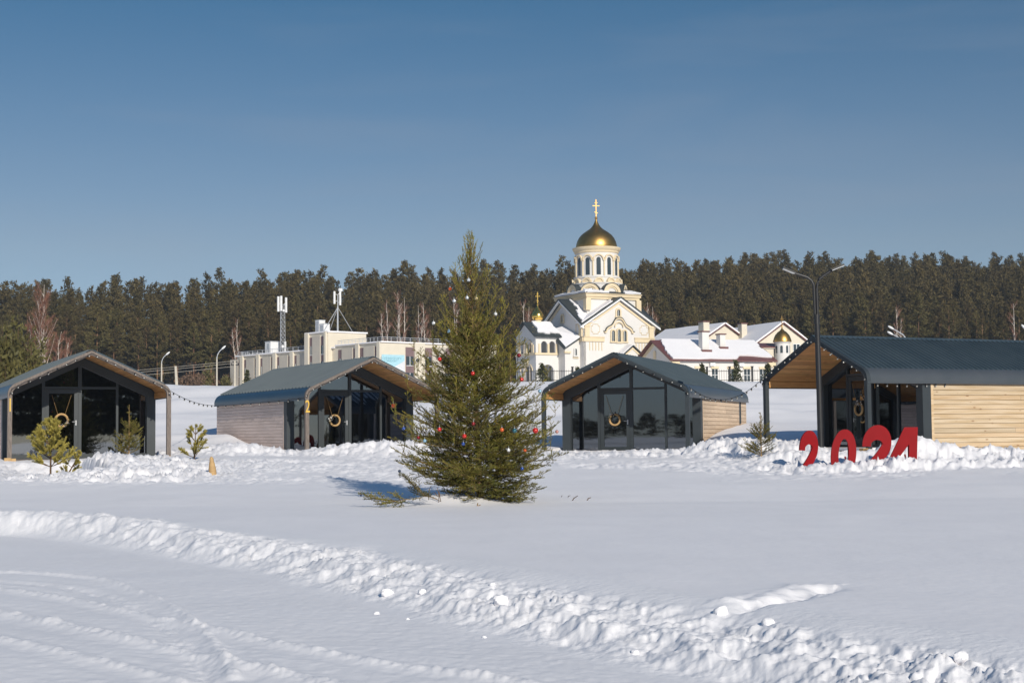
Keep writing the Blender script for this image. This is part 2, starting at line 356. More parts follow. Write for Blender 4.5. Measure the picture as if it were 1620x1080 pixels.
def terrain(x,y):
    d,arc=pldist(x,y,EDGE)
    z=hmix(x,y)
    lum=billow(x*1.6,y*1.6,4); wx=fbm(x*2.3,y*2.3,3); wy=fbm(x*2.3+40,y*2.3,3); x0_,y0_=x,y; x=x+wx*.16; y=y+wy*.16; cl=lumps(x*3.3,y*3.3); cl2=lumps(x*7.3+3,y*7.3); cl3=lumps(x*13.+9,y*13.); x,y=x0_,y0_
    # gentle relief of the untouched field and of the slope behind
    z=z+fbm(x*.12,y*.12,3)*.05*sstep(24,34,y)+fbm(x*.35,y*.18,2)*.012+fbm(x*1.3+y*.3,y*.5,3)*.006
    z=z+sstep(58,64,y)*(1-sstep(90,110,y))*(fbm(x*.2,y*.25,3)*.14+.12*np.sin(y*.75+x*.1))
    # trodden strip between the spruce and the cabins
    tr=sstep(36,41,y)*(1-sstep(49,52,y)); z=z+tr*(lum-.6)*.10*sstep(.0,.5,fbm(x*.15+5,y*.2,2)+.35)
    lf=(1-sstep(-8,-5,x))*sstep(38,41,y)*(1-sstep(47,50,y)); z=z+lf*(cl*.09+cl2*.10+cl3*.06+(lum-.6)*.07)
    chunk=np.zeros_like(x)
    for P,H,hw in HEAPS:
        dd,t=pldist(x,y,P); acc=[0]
        for (a,b),(c,e) in zip(P[:-1],P[1:]): acc.append(acc[-1]+math.hypot(c-a,e-b))
        h=np.interp(t,acc,H)+.03*0; k=np.exp(-(np.abs(dd)/hw)**2.2*1.2)
        k2=np.exp(-(np.abs(dd)/(hw*1.5))**4)
        z=np.maximum(z,z*(1-k)+h*k); 
        chunk=np.maximum(chunk,k2)
    soft_=.35+.65*sstep(-.25,.35,perlin(x*.55+7,y*.55)); z=z+chunk*((lum-.75)*.17+fbm(x*2.1,y*2.1,3)*.07+soft_*(cl*.10+cl2*.13+cl3*.09)+fbm(x*9,y*9,2)*.025)
    # dug edge of the path to the first cabin's door
    dd,t=pldist(x,y,[(-13.9,49.5),(-12.5,46.2),(-11.2,43.0),(-10.0,40.2)])
    cut=(1-sstep(-.07,.07,dd))*np.exp(-(np.clip(-dd,0,None)/2.2)**2)*sstep(-.2,1.2,t)*(1-sstep(6.6,8.2,t)); z=z-cut*.5
    lip=np.exp(-((dd-.45)/.5)**2)*sstep(0,1,t)*(1-sstep(6,8,t)); z=z+lip*.1
    # hump under the spruce
    z=z+.22*np.exp(-(((x+1.3)/.9)**2+((y-30.9)/.7)**2))
    # footprints' trail
    dd,t=pldist(x,y,TRAIL); k=np.exp(-(dd/.12)**2)*sstep(0,.4,t)*(1-sstep(4.0,4.6,t)); kk=np.exp(-((dd-.26)/.16)**2)*sstep(0,.4,t)*(1-sstep(3.9,4.5,t))
    z=z-k*(.055+.05*fbm(x*5,y*5,2))+kk*(.018+.03*fbm(x*4,y*4,2))
    # bank beside the road and the road itself
    wv=fbm(x*.5,y*.5,2)*.12; d=d+wv
    bh=np.interp(arc,[0,46,60,66,70,76],[.50,.48,.27,.20,.20,.22])
    prof=np.where(d<.85,sstep(0,.85,d),1-.0*d)*1.0
    field=z; top=ROAD_Z+bh
    up=ROAD_Z+bh*sstep(-.05,.9,d)
    bank=np.where(d<.9,up,top+(field-top)*sstep(.9,1.6,d))
    bk=sstep(-.05,.5,d)*(1-sstep(.95,1.35,d))
    strk=perlin(x*2.6+y*1.2,y*1.1-x*.4)
    rough_=sstep(-.15,.45,perlin(x*.7+3,y*.7))*(.30+.38*sstep(48,66,arc)); ax_=np.abs(perlin(x*2.3+y*1.5,(y-x*.5)*.9)); bank=bank+bk*((lum-.62)*.06+(.30-ax_)*.07+rough_*(cl*.05+cl2*.075+cl3*.06)+strk*.03+fbm(x*7,y*7,3)*.026+fbm(x*19,y*19,2)*.007)
    road=ROAD_Z+fbm(x*.4,y*.4,2)*.012+fbm(x*6,y*6,2)*.004
    for P,wd,h in TRACKS:
        dd,t=pldist(x,y,P); k=np.exp(-(np.abs(dd)/(wd*.6))**2.5); rg_=fbm(x*11,y*11,3); road=road+k*h*1.1*(.75+.35*rg_+.45*fbm(x*1.7,y*1.7,2))+k*cl3*.012-np.exp(-((np.abs(dd)-wd*1.6)/(wd*.5))**2)*.005
    tread=np.sin(np.hypot(x+6,y-4)*38)*.0012*sstep(-.2,.3,fbm(x*.6,y*.6,2))+fbm(x*14,y*14,2)*.002; road=road+tread
    wt=sstep(-.15,.05,d); z=road*(1-wt)+bank*wt
    # keep snow out of the cabins
    for cx,cy,cz,yw in CABS:
        lx=(x-cx)*math.cos(yw)+(y-cy)*math.sin(yw); ly=-(x-cx)*math.sin(yw)+(y-cy)*math.cos(yw)
        ins=np.minimum(np.minimum(lx+W/2-.0,W/2-.0-lx),np.minimum(ly-.25,TL_-.1-ly)); k=sstep(-.12,.2,ins)
        z=z*(1-k)+np.minimum(z,cz-.26)*k
    return z,d,chunk
def gz(x,y): return float(terrain(np.array([float(x)]),np.array([float(y)]))[0][0])

def build_terrain():
    a1=np.linspace(-21.5,21.5,861); side=np.concatenate([np.arange(22,30,.35),np.arange(30,60,1.5),np.arange(60,180,6)])
    ang=np.radians(np.concatenate([-side[::-1],a1,side,]))
    r=[1.2]
    while r[-1]<64: r.append(r[-1]*(1.0036 if r[-1]>6.5 else 1.05))
    while r[-1]<330: r.append(r[-1]*1.010)
    while r[-1]<1500: r.append(r[-1]*1.05)
    r=np.array(r); A,R=np.meshgrid(ang,r); x=R*np.sin(A); y=R*np.cos(A)
    z,d,ch=terrain(x.ravel(),y.ravel()); V=np.stack([x.ravel(),y.ravel(),z],1); n=len(ang); m=len(r)
    i=np.arange(n*m).reshape(m,n); j=np.concatenate([i,i[:,:1]],1)
    Fq=np.stack([j[:-1,:-1],j[:-1,1:],j[1:,1:],j[1:,:-1]],-1).reshape(-1,4)
    fd=d[Fq].mean(1); fy=V[Fq][:,:,1].mean(1); fr=np.hypot(V[Fq][:,:,0].mean(1),fy); fc=ch[Fq].max(1)
    forest=(fy>322); road=(fd<-.02)&(fy<40); bank=(fd>=-.02)&(fd<1.75)&(fr<60)&~forest; rest=~(forest|road|bank)
    for nm,k,ms in(('forest_floor',forest,M_floor),('road',road,M_pack),('snow_bank',bank,M_chunk),('snow_field',rest,M_snow)):
        f=Fq[k]; u,inv=np.unique(f,return_inverse=True); vv=V[u]; ff=inv.reshape(f.shape)
        o=np_mesh(nm,vv,ff.astype(np.int32),ms,smooth=True); tag(o,kind='structure')
    cap=MB(); q=[tuple(V[k]) for k in i[0]]
    cap.v=q; cap.face(list(range(len(q)))); o=cap.build('road_underfoot',M_pack); tag(o,kind='structure')
build_terrain()
# ------------------------------------------------------------------ cabins
PHI=math.atan((HR-HE)/(W/2)); RF=.38
def roofprof(off,zb,n=8,xmax=None):
    R=RF-off; cph,sph=math.cos(PHI),math.sin(PHI)
    zc=(HR*cph-RF-sph*(W/2-RF))/cph; xc=W/2-RF; half=[(W/2-off,zb)]
    for k in range(n+1):
        a=(pi/2-PHI)*k/n; half.append((xc+R*math.cos(a),zc+R*math.sin(a)))
    ap=[(.05,HR-off/cph-.05*math.tan(PHI)),(0,HR-off/cph-.006)]
    half+=ap; return [(-x,z) for x,z in half]+[(x,z) for x,z in half[-2::-1]]
SK=HE-.32                                             # bottom edge of the roof skirt
def top_at(x,off): return HR-off/math.cos(PHI)-abs(x)*math.tan(PHI)
def planks(mb,T,x0,x1,z0,z1,h,d0,d1,rng,cut=None,joint=(1.6,3.2),amt=.14,hole=None,warm=0):
    """horizontal boards with open joints on the plane of T"""
    z=z0
    while z<z1-.02:
        zt=min(z+h,z1); a=x0-rng.uniform(0,1.2)
        while a<x1:
            b=a+rng.uniform(*joint); aa,bb=max(a,x0),min(b,x1)
            if bb-aa>.02:
                t=1+rng.uniform(-amt,amt); w2=1+rng.uniform(-warm,warm); mb.tint=(t*w2,t,t/w2)
                segs=[(aa,bb)]
                if hole and hole[2]<zt and hole[3]>z: segs=[(aa,min(bb,hole[0])),(max(aa,hole[1]),bb)]
                for p,q in segs:
                    if q-p>.02:
                        e=.004; c=.010
                        P=[(z+e,d0),(z+e,d1-c),(z+e+c,d1),(zt-e-c*.4,d1),(zt-e,d1-c*.4),(zt-e,d0)]
                        vs=[T(p+.003,zz,dd) for zz,dd in P]+[T(q-.003,zz,dd) for zz,dd in P]; n=6
                        mb.add(vs,[tuple(range(n)),tuple(range(2*n-1,n-1,-1))]+[(i,i+n,(i+1)%n+n,(i+1)%n) for i in range(n)])
            a=b
        z=zt
    mb.tint=(1,1,1)
BULBS=[]
def bulb_mesh():
    b=MB(); b.mi=0; b.tube([(0,0,.0),(0,0,-.055)],[.024,.028],8); b.mi=1; b.sphere((0,0,-.066),.024,10,6); return b
_bm=bulb_mesh().build('bulb',[M_black,M_bulb]); BULB_ME=_bm.data; bpy.data.objects.remove(_bm)
def garland(label,pts,n,parent=None,jit=1.0,group='strings of outdoor light bulbs',first=.5):
    """pts: world polyline of the cable; n bulbs hang from it"""
    pts=[Vector(p) for p in pts]; o0=pts[0]
    t=thing('light_string',o0,0,label,'string lights',group)
    loc=[p-o0 for p in pts]; mb=MB(); mb.tube(loc,.009,5); mb.build('cable',M_black,t)
    L=[0]
    for a,b in zip(loc[:-1],loc[1:]): L.append(L[-1]+(b-a).length)
    for k in range(n):
        s=L[-1]*(k+first)/n; i=max(j for j in range(len(L)-1) if L[j]<=s+1e-9); q=loc[i].lerp(loc[i+1],(s-L[i])/max(1e-6,L[i+1]-L[i]))
        b=bpy.data.objects.new('bulb',BULB_ME); COL.objects.link(b); b.parent=t; b.location=q+Vector((0,0,-.004))
        b.rotation_euler=(random.uniform(-.5,.5)*jit,random.uniform(-.5,.5)*jit,random.uniform(0,6))
    return t
def sag(a,b,s,n=16):
    a,b=Vector(a),Vector(b); return [a.lerp(b,i/n)-Vector((0,0,4*s*(i/n)*(1-i/n))) for i in range(n+1)]
def cabin(i,label,M_fr,M_side,number=None,slit=False,curt=(),joint=(1.6,3.2),warm=0,amt=.14,bh=.145):
    x,y,z,yaw=CABS[i]; rng=random.Random(20+i)
    C=thing('cabin',(x,y,z),yaw,label,'cabin','timber and glass cabins')
    Y=lambda a,b,c:(a,c,b)                             # profile plane, c runs back
    # roof: shell, ribs, skirt
    mb=MB(); P=roofprof(0,SK); Q=roofprof(.05,SK); n=len(P); m0=n//2
    mb.band(P[8:n-8],Q[8:n-8],Y,0,TL_)
    k=0; yy=.12; rs=.2 if i==3 else .36; rh=.042 if i==3 else .065
    while yy<TL_-.05:
        for sgn in(-1,1):
            p0=Vector((sgn*.05,yy,HR-.012)); xe=W/2-RF+RF*math.cos(pi/2-PHI); p1=Vector((sgn*xe,yy,top_at(xe,0)))
            d=(p1-p0); nrm=Vector((sgn*math.sin(PHI),0,math.cos(PHI))); ww=.022 if i==3 else .026
            vs=[]
            for p in(p0,p1):
                vs+=[p+Vector((0,-ww*1.6,0))+nrm*.001,p+Vector((0,-ww*.6,0))+nrm*rh,p+Vector((0,ww*.6,0))+nrm*rh,p+Vector((0,ww*1.6,0))+nrm*.001]
            mb.add(vs,[(0,1,5,4),(1,2,6,5),(2,3,7,6),(4,5,6,7),(3,2,1,0)])
        yy+=rs
    mb.prism([(-.16,-.07*0+top_at(.16,-.035)),(0,top_at(0,-.045)),(.16,top_at(.16,-.035)),(0,top_at(0,-.03))],Y,-.01,TL_+.01)
    roof=mb.build('roof',M_roof,C)
    for sgn in(0,1):
        mb=MB(); A=(P[:10] if sgn==0 else P[n-10:]); B=(Q[:10] if sgn==0 else Q[n-10:])
        A=[(a*1.002+ (.004 if a>0 else -.004),b+.006) for a,b in A]
        mb.band(A,B,Y,-.004,TL_+.004); mb.bb(*(( -W/2-.03,-W/2+.06) if sgn==0 else (W/2-.06,W/2+.03)),-.003,TL_+.003,SK-.03,SK+.006)
        mb.build('eave_trim',M_skirt if i in(0,1) else M_skirt_sunlit,C,True)
    # soffit planks under the roof, running back
    mb=MB(); S0=roofprof(.058,SK+.02); Lp=[]
    for (a,b),(c,d) in zip(S0[:-1],S0[1:]):
        L=math.hypot(c-a,d-b); k=max(1,round(L/.115))
        for j in range(k): Lp.append((a+(c-a)*j/k,b+(d-b)*j/k))
    Lp.append(S0[-1])
    for (a,b),(c,d) in zip(Lp[:-1],Lp[1:]):
        yb=.13
        for _ in range(2):
            ye=yb+rng.uniform(.9,2.6) if _==0 else OV+2.6
            t=1+rng.uniform(-.22,.2); mb.tint=(t,t*(1+rng.uniform(-.05,.05)),t)
            g=.03; vs=[(a+(c-a)*g,yb,b+(d-b)*g),(c-(c-a)*g,yb,d-(d-b)*g),(c-(c-a)*g,ye-.004,d-(d-b)*g),(a+(c-a)*g,ye-.004,b+(d-b)*g)]
            mb.add(vs,[(0,1,2,3)]); yb=ye
    mb.tint=(1,1,1); mb.build('soffit',M_soffit,C)
    for sgn in(-1,1):
        mb=MB(); mb.bb(*sorted((sgn*(W/2-.075),sgn*(W/2-.115))),.14,OV,SK+.0,SK+.19); mb.build('eave_board',M_soffit,C)
    # outer portal with its two posts
    mb=MB(); A=roofprof(-.012,-.75); B=roofprof(.125,-.75); mb.band(A,B,Y,-.02,.12); mb.build('portal_frame',M_fr,C)
    # inner portal: the dark clad gable end
    mb=MB(); A=roofprof(.066,-.55); B=roofprof(.36,-.55); mb.band(A,B,Y,OV,OV+.32); mb.build('gable_frame',M_dark,C)
    gy=OV+.17; ix=W/2-.36
    def tp(xx): return top_at(xx,.36)+.01
    def pol(x0,x1,z0,z1=None):
        if z1 is not None: return [(x0,z0),(x1,z0),(x1,z1),(x0,z1)]
        q=[(x0,z0),(x1,z0),(x1,min(tp(x1),tp(ix-.12)if x1>ix-.01 else 9))]
        if x0<0<x1: q.append((0,tp(0)))
        q.append((x0,tp(x0))); return q
    # mullions
    mb=MB(); mw=.075; DT=2.12
    for mx_,w_ in((-1.2,.09),(0.0,.11),(1.25,.075)):
        mb.bb(mx_-w_/2,mx_+w_/2,gy-.05,gy+.06,-.1,tp(mx_))
    mb.bb(-1.155,-.055,gy-.048,gy+.058,DT+.06,DT+.14); mb.bb(.055,1.2125,gy-.048,gy+.058,DT+.06,DT+.14)
    mb.bb(-ix,ix,gy-.055,gy+.065,-.22,-.02)
    mb.build('mullion_frame',M_dark,C)
    T=TRr(gy)
    for q in(pol(-ix+.0,-1.245,-.02),pol(-1.155,-.055,DT+.14),pol(.055,1.2125,DT+.14),pol(.055,1.2125,-.02,DT+.06),pol(1.2875,ix,-.02)):
        b=MB(); b.prism(q,T,-.012,.0); b.build('glass_pane',M_glass,C)
    # door
    D=MB(); x0,x1=-1.15,-.06
    for q in((x0,x0+.13),(x1-.13,x1)): D.bb(q[0],q[1],gy-.035,gy+.035,-.015,DT+.05)
    D.bb(x0+.13,x1-.13,gy-.034,gy+.034,DT-.09,DT+.05); D.bb(x0+.13,x1-.13,gy-.034,gy+.034,-.015,.16)
    door=D.build('door',M_dark,C)
    b=MB(); b.prism(pol(x0+.13,x1-.13,.16,DT-.09),T,-.01,0); b.build('door_pane',M_glass,door)
    b=MB(); b.bb(x1-.09,x1-.055,gy-.075,gy-.036,.95,1.12); b.tube([(x1-.072,gy-.055,1.07),(x1-.072,gy-.09,1.07),(x1-.2,gy-.095,1.07)],.011,6); b.build('handle',M_steel,door)
    # walls
    for sgn in(-1,1):
        mb=MB(); xx=W/2-.10; Tw=(lambda a,b,c:(-xx-c,a,b)) if sgn<0 else (lambda a,b,c:(xx+c,a,b))
        hole=(TL_-1.55,TL_-1.25,1.0,1.85) if (slit and sgn>0) else None
        planks(mb,Tw,OV+.42,TL_-.08,-.55,SK+.1,bh,0,.028,rng,joint=joint,amt=amt,hole=hole,warm=warm)
        mb.tint=(1.12,1.08,1.02); xa,xb=sorted((sgn*xx,sgn*(xx+.036)))
        mb.bb(xa,xb,OV+.325,OV+.417,-.55,SK+.1); mb.tint=(1,1,1)
        wl=mb.build('side_wall',M_side,C)
        mb=MB(); xa,xb=sorted((sgn*(xx-.14),sgn*(xx-.002))); mb.bb(xa,xb,OV+.33,TL_-.08,-.55,SK+.14); mb.build('wall_core',M_int,C)
        if hole:
            b=MB(); b.bb(xx+.0,xx+.02,hole[0]+.003,hole[1]-.003,hole[2],hole[3]); w_=b.build('window',M_win,C)
            b=MB()
            for q in((hole[0]-.02,hole[0]+.02,hole[2],hole[3]),(hole[1]-.02,hole[1]+.02,hole[2],hole[3]),(hole[0]+.02,hole[1]-.02,hole[2]-.02,hole[2]+.03),(hole[0]+.02,hole[1]-.02,hole[3]-.03,hole[3]+.02)):
                b.bb(xx+.005,xx+.04,*q)
            b.build('window_frame',M_dark,w_)
    mb=MB(); pr=[(-W/2+.1,-.5)]+[(a,b) for a,b in roofprof(.09,SK+.1) if b>SK]+[(W/2-.1,-.5)]
    mb.prism(pr,Y,TL_-.08,TL_-.02); mb.build('back_wall',M_side,C)
    # room behind the glass
    mb=MB(); pr2=[(a*.97,b-.02) for a,b in pr]; mb.prism(pr2,Y,OV+4.6,OV+4.7); mb.build('partition',M_int,C)
    mb=MB(); mb.bb(-W/2+.25,W/2-.25,gy+.1,TL_-.2,-.14,-.04); mb.build('floor',M_int,C)
    mb=MB(); mb.bb(-W/2+.15,W/2-.15,.14,OV-.01,-.3,-.17); dk=mb.build('deck',M_frame_w,C)
    if i in(2,3): mb=MB(); mb.bb(-W/2+.2,W/2-.2,.12,OV-.35,-.169,-.10); mb.build('deck_bounce_snow',M_snow,C)  # snow layer added to bounce light up onto the soffit
    for xa in(-W/2-.12,W/2-.2):
        mb=MB(); mb.bb(xa,xa+.2,-.2,-.03,-.6,-.1); mb.bb(xa+.21,xa+.36,-.18,-.03,-.6,-.12); mb.build('footing_block',M_wood,dk)
    for cx_,cw in curt:
        b=MB(); pts=[]; nn=int(cw/.035)
        for k in range(nn+1): pts.append((cx_+cw*k/nn,gy+.28+.035*math.sin(k*1.25+rng.random()*.5)))
        vs=[(p[0],p[1],zz) for p in pts for zz in(0.02,2.05)]
        b.add(vs,[(2*k,2*k+2,2*k+3,2*k+1) for k in range(nn)]); b.build('curtain',M_curt,C,True)
    if number:
        M=Matrix.Translation((-W/2+.06,-.034,1.38))@Matrix.Rotation(pi/2,4,'X')
        text_mesh('house_number',number,.62,M_yel,C,M@Matrix.Diagonal((.62,1,1,1)),.008)
    return C
def cabw(i,p): x,y,z,yaw=CABS[i]; c,s=math.cos(yaw),math.sin(yaw); return Vector((x+p[0]*c-p[1]*s,y+p[0]*s+p[1]*c,z+p[2]))
cabin(0,'cabin with a yellow 1 on its left post, cut off by the left edge',M_frame_w,M_side_g,'1',curt=())
cabin(1,'cabin with a yellow 2 on its post and weathered grey-pink siding, half behind the spruce',M_frame_w,M_side_g,'2',joint=(.5,1.5),amt=.07,bh=.12,curt=((-2.1,.35),))
cabin(2,'cabin below the church with dark posts, tan board siding and a slit window',M_dark,M_side_t,None,slit=True,curt=((.2,.7),(1.35,.5),(-1.9,.3)))
cabin(3,'cabin with fresh yellow pine siding behind the red 2024 digits',M_dark,M_side_y,None,warm=.04,joint=(4.,6.),amt=.09,curt=())
# a fifth cabin outside the frame to the right: the photograph shows it mirrored in the panes of cabin 2
C5=cabin(4,'cabin with a snow-striped roof, seen only mirrored in the panes of cabin 2',M_frame_w,M_side_g,None)
mb=MB()
for k in range(25):
    for sg_ in(-1,1):
        y0=.17+k*.42; mb.add([Vector((sg_*a,yy,top_at(a,-.035))) for a,yy in((.15,y0),(1.0+1.2*random.random(),y0),(1.0+1.2*random.random(),y0+.32),(.15,y0+.32))],[(0,1,2,3)])
mb.build('roof_snow',M_snow,C5)
# wreaths on the doors
def wreath(i,label,a,s,seed):
    rng=random.Random(seed); p=cabw(i,(-.61,OV+.11,1.12)); t=thing('wreath',p,CABS[i][3],label,'wreath','wreaths on the cabin doors')
    b=MB(); b.torus(TR,.19*s,.036*s,28,8); b.build('ring',M_wood,t,True)
    b=MB()
    for k in range(70):
        th=a+rng.gauss(0,.55); rr=(.19+rng.gauss(0,.035))*s; c=(rr*math.cos(th),-.04+rng.gauss(0,.025),rr*math.sin(th))
        b.mi=0 if rng.random()<.62 else (1 if rng.random()<.6 else 2)
        R=Euler((rng.uniform(0,6),rng.uniform(0,6),rng.uniform(0,6))).to_matrix(); q=.03*s
        b.add([R@Vector(v)*q+Vector(c) for v in((-1,0,0),(0,-.5,.3),(1.3,0,0),(0,.5,.3))],[(0,1,2),(0,2,3)])
    b.build('flowers',[M_iron,M_wpaint,M_needle],t)
    b=MB(); b.tube([(-.1*s,-.0,.16*s),(-.32,0,.86)],.006,4); b.tube([(.1*s,0,.16*s),(.32,0,.86)],.006,4); b.build('cord',M_twig,t)
wreath(0,'wooden ring wreath with flowers at its lower right, on the door of cabin 1',-.6,1.1,1)
wreath(1,'wooden ring wreath with pale flowers down its left side, on the door of cabin 2',pi*.9,1.02,2)
wreath(2,'wooden ring wreath with dark flowers on top, on the cabin below the church',pi*.68,1.0,3)
wreath(3,'wooden ring wreath behind the post of the yellow pine cabin',pi*.5,1.0,4)
# garlands along the portals and between the cabins
def portal_path(i,amp=.03):
    P=[p for p in roofprof(.03,SK+.1)]; pts=[]
    dens=[]
    for (a,b),(c,d) in zip(P[:-1],P[1:]):
        L=math.hypot(c-a,d-b); k=max(1,int(L/.14))
        for j in range(k): dens.append((a+(c-a)*j/k,b+(d-b)*j/k))
    dens.append(P[-1])
    for j,(a,b) in enumerate(dens): pts.append(cabw(i,(a,-.075,b-.035-amp*abs(math.sin(j*.55)))))
    return pts
garland('bulbs strung along the gable edge of cabin 1',portal_path(0),18,jit=2.4)
garland('bulbs strung along the gable edge of cabin 2',portal_path(1),18,jit=2.4)
garland('bulbs strung along the gable edge of the cabin below the church',portal_path(2),18,jit=2.4)
garland('bulbs strung along the gable edge of the yellow pine cabin',portal_path(3),18,jit=2.4)
garland('bulbs strung through the air between cabin 1 and cabin 2',sag(cabw(0,(W/2,0,HE-.12)),cabw(1,(-W/2-.04,TL_,HE-.3)),.12),9,jit=.3)
garland('bulbs strung under the left eave of cabin 2',sag(cabw(1,(-W/2-.05,TL_-.1,SK-.02)),cabw(1,(-W/2-.05,.1,SK+.05)),.03),10,jit=.3)
garland('bulbs sagging from the cabin below the church over to the yellow pine cabin',sag(cabw(2,(W/2+.02,-.03,HE-.0)),cabw(3,(-W/2-.02,-.03,HE-.02)),.55,24),15,jit=.3)
garland('bulbs under the near eave of the yellow pine cabin',sag(cabw(3,(W/2-.02,.2,SK-.03)),cabw(3,(W/2-.02,3.2,SK-.02)),.02),8,jit=.3)
# wood stove with a flue inside the yellow pine cabin
t=thing('wood_stove',cabw(3,(-1.45,OV+.75,-.04)),CABS[3][3],'grey bent flue of a stove behind the glass of the yellow pine cabin','stove')
b=MB(); b.tube([(0,0,.7),(0,0,1.65),(.05,0,1.8),(.18,0,1.88),(.4,.2,1.9)],.075,12); b.build('flue',M_steel,t,True)
b=MB(); b.bb(-.25,.25,-.2,.2,.12,.7); b.bb(-.28,.28,-.23,.23,.7,.74); b.bb(-.22,-.16,-.16,-.1,0,.12); b.bb(.16,.22,-.16,-.1,0,.12); b.bb(.16,.22,.1,.16,0,.12); b.bb(-.22,-.16,.1,.16,0,.12); b.build('firebox',M_iron,t)

# ------------------------------------------------------------------ 2024 digits, lamp post, carved stake
def stroke(cl,wd):
    """outline of a thick stroke with flat ends"""
    L=[];R=[]
    for k,(x,y) in enumerate(cl):
        a=cl[max(k-1,0)]; c=cl[min(k+1,len(cl)-1)]; dx,dy=c[0]-a[0],c[1]-a[1]; l=math.hypot(dx,dy); h=wd[k]/2 if hasattr(wd,'__len__') else wd/2
        L.append((x-dy/l*h,y+dx/l*h)); R.append((x+dy/l*h,y-dx/l*h))
    return L,R
def shear(p,k=.13): return (p[0]+k*p[1],p[1])
def digit(ch,px,py,Y,H,wid,yaw,label):
    p=at(px,py,Y); t=thing('number_%s'%{'2':'two','0':'zero','4':'four'}[ch],p,yaw,label,'number sign','red standing digits of the year')
    b=MB(); T=lambda a,b_,c:(a,-c,b_)
    if ch=='2':
        cl=[]; r=.335
        for k in range(25):
            a=pi*1.02-(pi*1.02+.42)*k/24; cl.append((.5*1+math.cos(a)*r,.655+math.sin(a)*r*.62+.135*0))
        cl=[(x,(y-.655)*1.05+.655+.0) for x,y in cl]; e=cl[-1]
        cl=[(.165,.60)]+cl
        for k in range(1,9): f=k/8; cl.append((e[0]+(.2-e[0])*f+.05*math.sin(pi*f),e[1]+(.10-e[1])*f))
        Lq,Rq=stroke(cl,.29)
        S_=lambda q:[((x-.5)*wid+.10*(y-.5)*H*.8,(y-1)*H) for x,y in q]
        b.band(S_(Lq),S_(Rq),T,0,.05); b.prism(S_([(.08,.0),(.9,.0),(.9,.2),(.08,.2)]),T,.002,.048)
    elif ch=='0':
        A=[];B=[]
        for k in range(49):
            a=2*pi*k/48; A.append((.5+.47*math.copysign(abs(math.cos(a))**.9,math.cos(a)),.5+.5*math.sin(a))); B.append((.5+.19*math.cos(a),.5+.31*math.sin(a)))
        S_=lambda q:[((x-.5)*wid+.10*(y-.5)*H*.8,(y-1)*H) for x,y in q]
        b.band(S_(A),S_(B),T,0,.05)
    else:
        S_=lambda q:[((x-.5)*wid+.05*(y-.5)*H,(y-1)*H) for x,y in q]
        b.prism(S_([(.52,1),(.70,.66),(.30,.34),(-.02,.30)]),T,0,.05)
        b.prism(S_([(.52,1),(.98,1),(.98,.0),(.70,.0),(.70,.66)]),T,.0,.05)
        b.prism(S_([(-.02,.30),(.30,.34),(.70,.34),(.70,.14),(-.02,.14)]),T,.001,.049)
    b.build('digit_face',M_red,t)
    b=MB(); b.tube([(.08*wid,.02,-H*.55),(.3*wid+.1,.55,-H*1.02)],.025,6); b.tube([(.2*wid,.02,-H*.2),(.2*wid,.02,-H*1.1)],.018,6); b.build('brace',M_red,t)
digit('2',1277,682,42.6,1.3,.60,.35,'leftmost red digit, a 2 turned a little to the left')
digit('0',1333,679,42.2,1.35,.74,.08,'red digit 0 between the two red twos')
digit('2',1385,673.5,42.2,1.38,.82,.03,'tall red digit 2 between the red 0 and the red 4')
digit('4',1427,675.5,42.3,1.35,.80,.02,'red digit 4 at the right end of the year')
b0=at(1298.5,706,46.3)
t=thing('street_lamp',b0,0,'tall black lamp post with two raised arms behind the red digits','street lamp')
def LP(px,py,dy=0): return at(px,py,46.3+dy)-b0
b=MB(); b.tube([LP(1299,722),LP(1298.5,706),LP(1295.5,600),LP(1292.3,503)],[.095,.09,.083,.078],14)
b.tube([LP(1292.2,512),LP(1292.0,497)],[.085,.085],14); b.build('pole',M_black,t,True)
for s_,x_,tip,mid in((-1,1289.6,(1238,424.5),(1287.6,449)),(1,1293.6,(1335,419.5),(1292.3,447))):
    b=MB(); xm=mid[0]+s_*1.5; b.tube([LP(x_,505),LP(mid[0],mid[1]+10),LP(mid[0]+s_*.3,mid[1]+2),LP(xm+s_*2.2,mid[1]-5),LP(xm+s_*9,mid[1]-10.5 if s_<0 else mid[1]-11),LP(tip[0]-s_*18,tip[1]+7.5)],.042,10); arm=b.build('arm',M_black,t,True)
    b=MB(); A=LP(tip[0]-s_*20,tip[1]+8.2); B=LP(*tip); d=(B-A).normalized(); sd_=Vector((0,1,0)); up=d.cross(sd_)*(-s_)*-1
    if up.z<0: up=-up
    R=Matrix((d,sd_,up)).transposed(); b.box((A+B)/2+up*.02,((B-A).length,.22,.05),R); hd=b.build('lamp_head',M_black,arm)
    b=MB(); b.box((A+B)/2-up*.012,((B-A).length*.94,.19,.02),R); b.build('diffuser',M_led,arm)
p=at(337,744,41.5); p.z=gz(p.x,p.y)-.1
t=tag(None or (lambda b:(b.lathe([(.0,0),(.10,.02),(.105,.12),(.095,.25),(.075,.38),(.055,.44),(.058,.48),(.045,.53),(.015,.56)],14),b)[1])(MB()).build('wooden_stake',M_wood,None,True),'short pointed yellow timber stake standing in the snow','stake'); t.location=p; t.rotation_euler=(.0,-.08,.3)
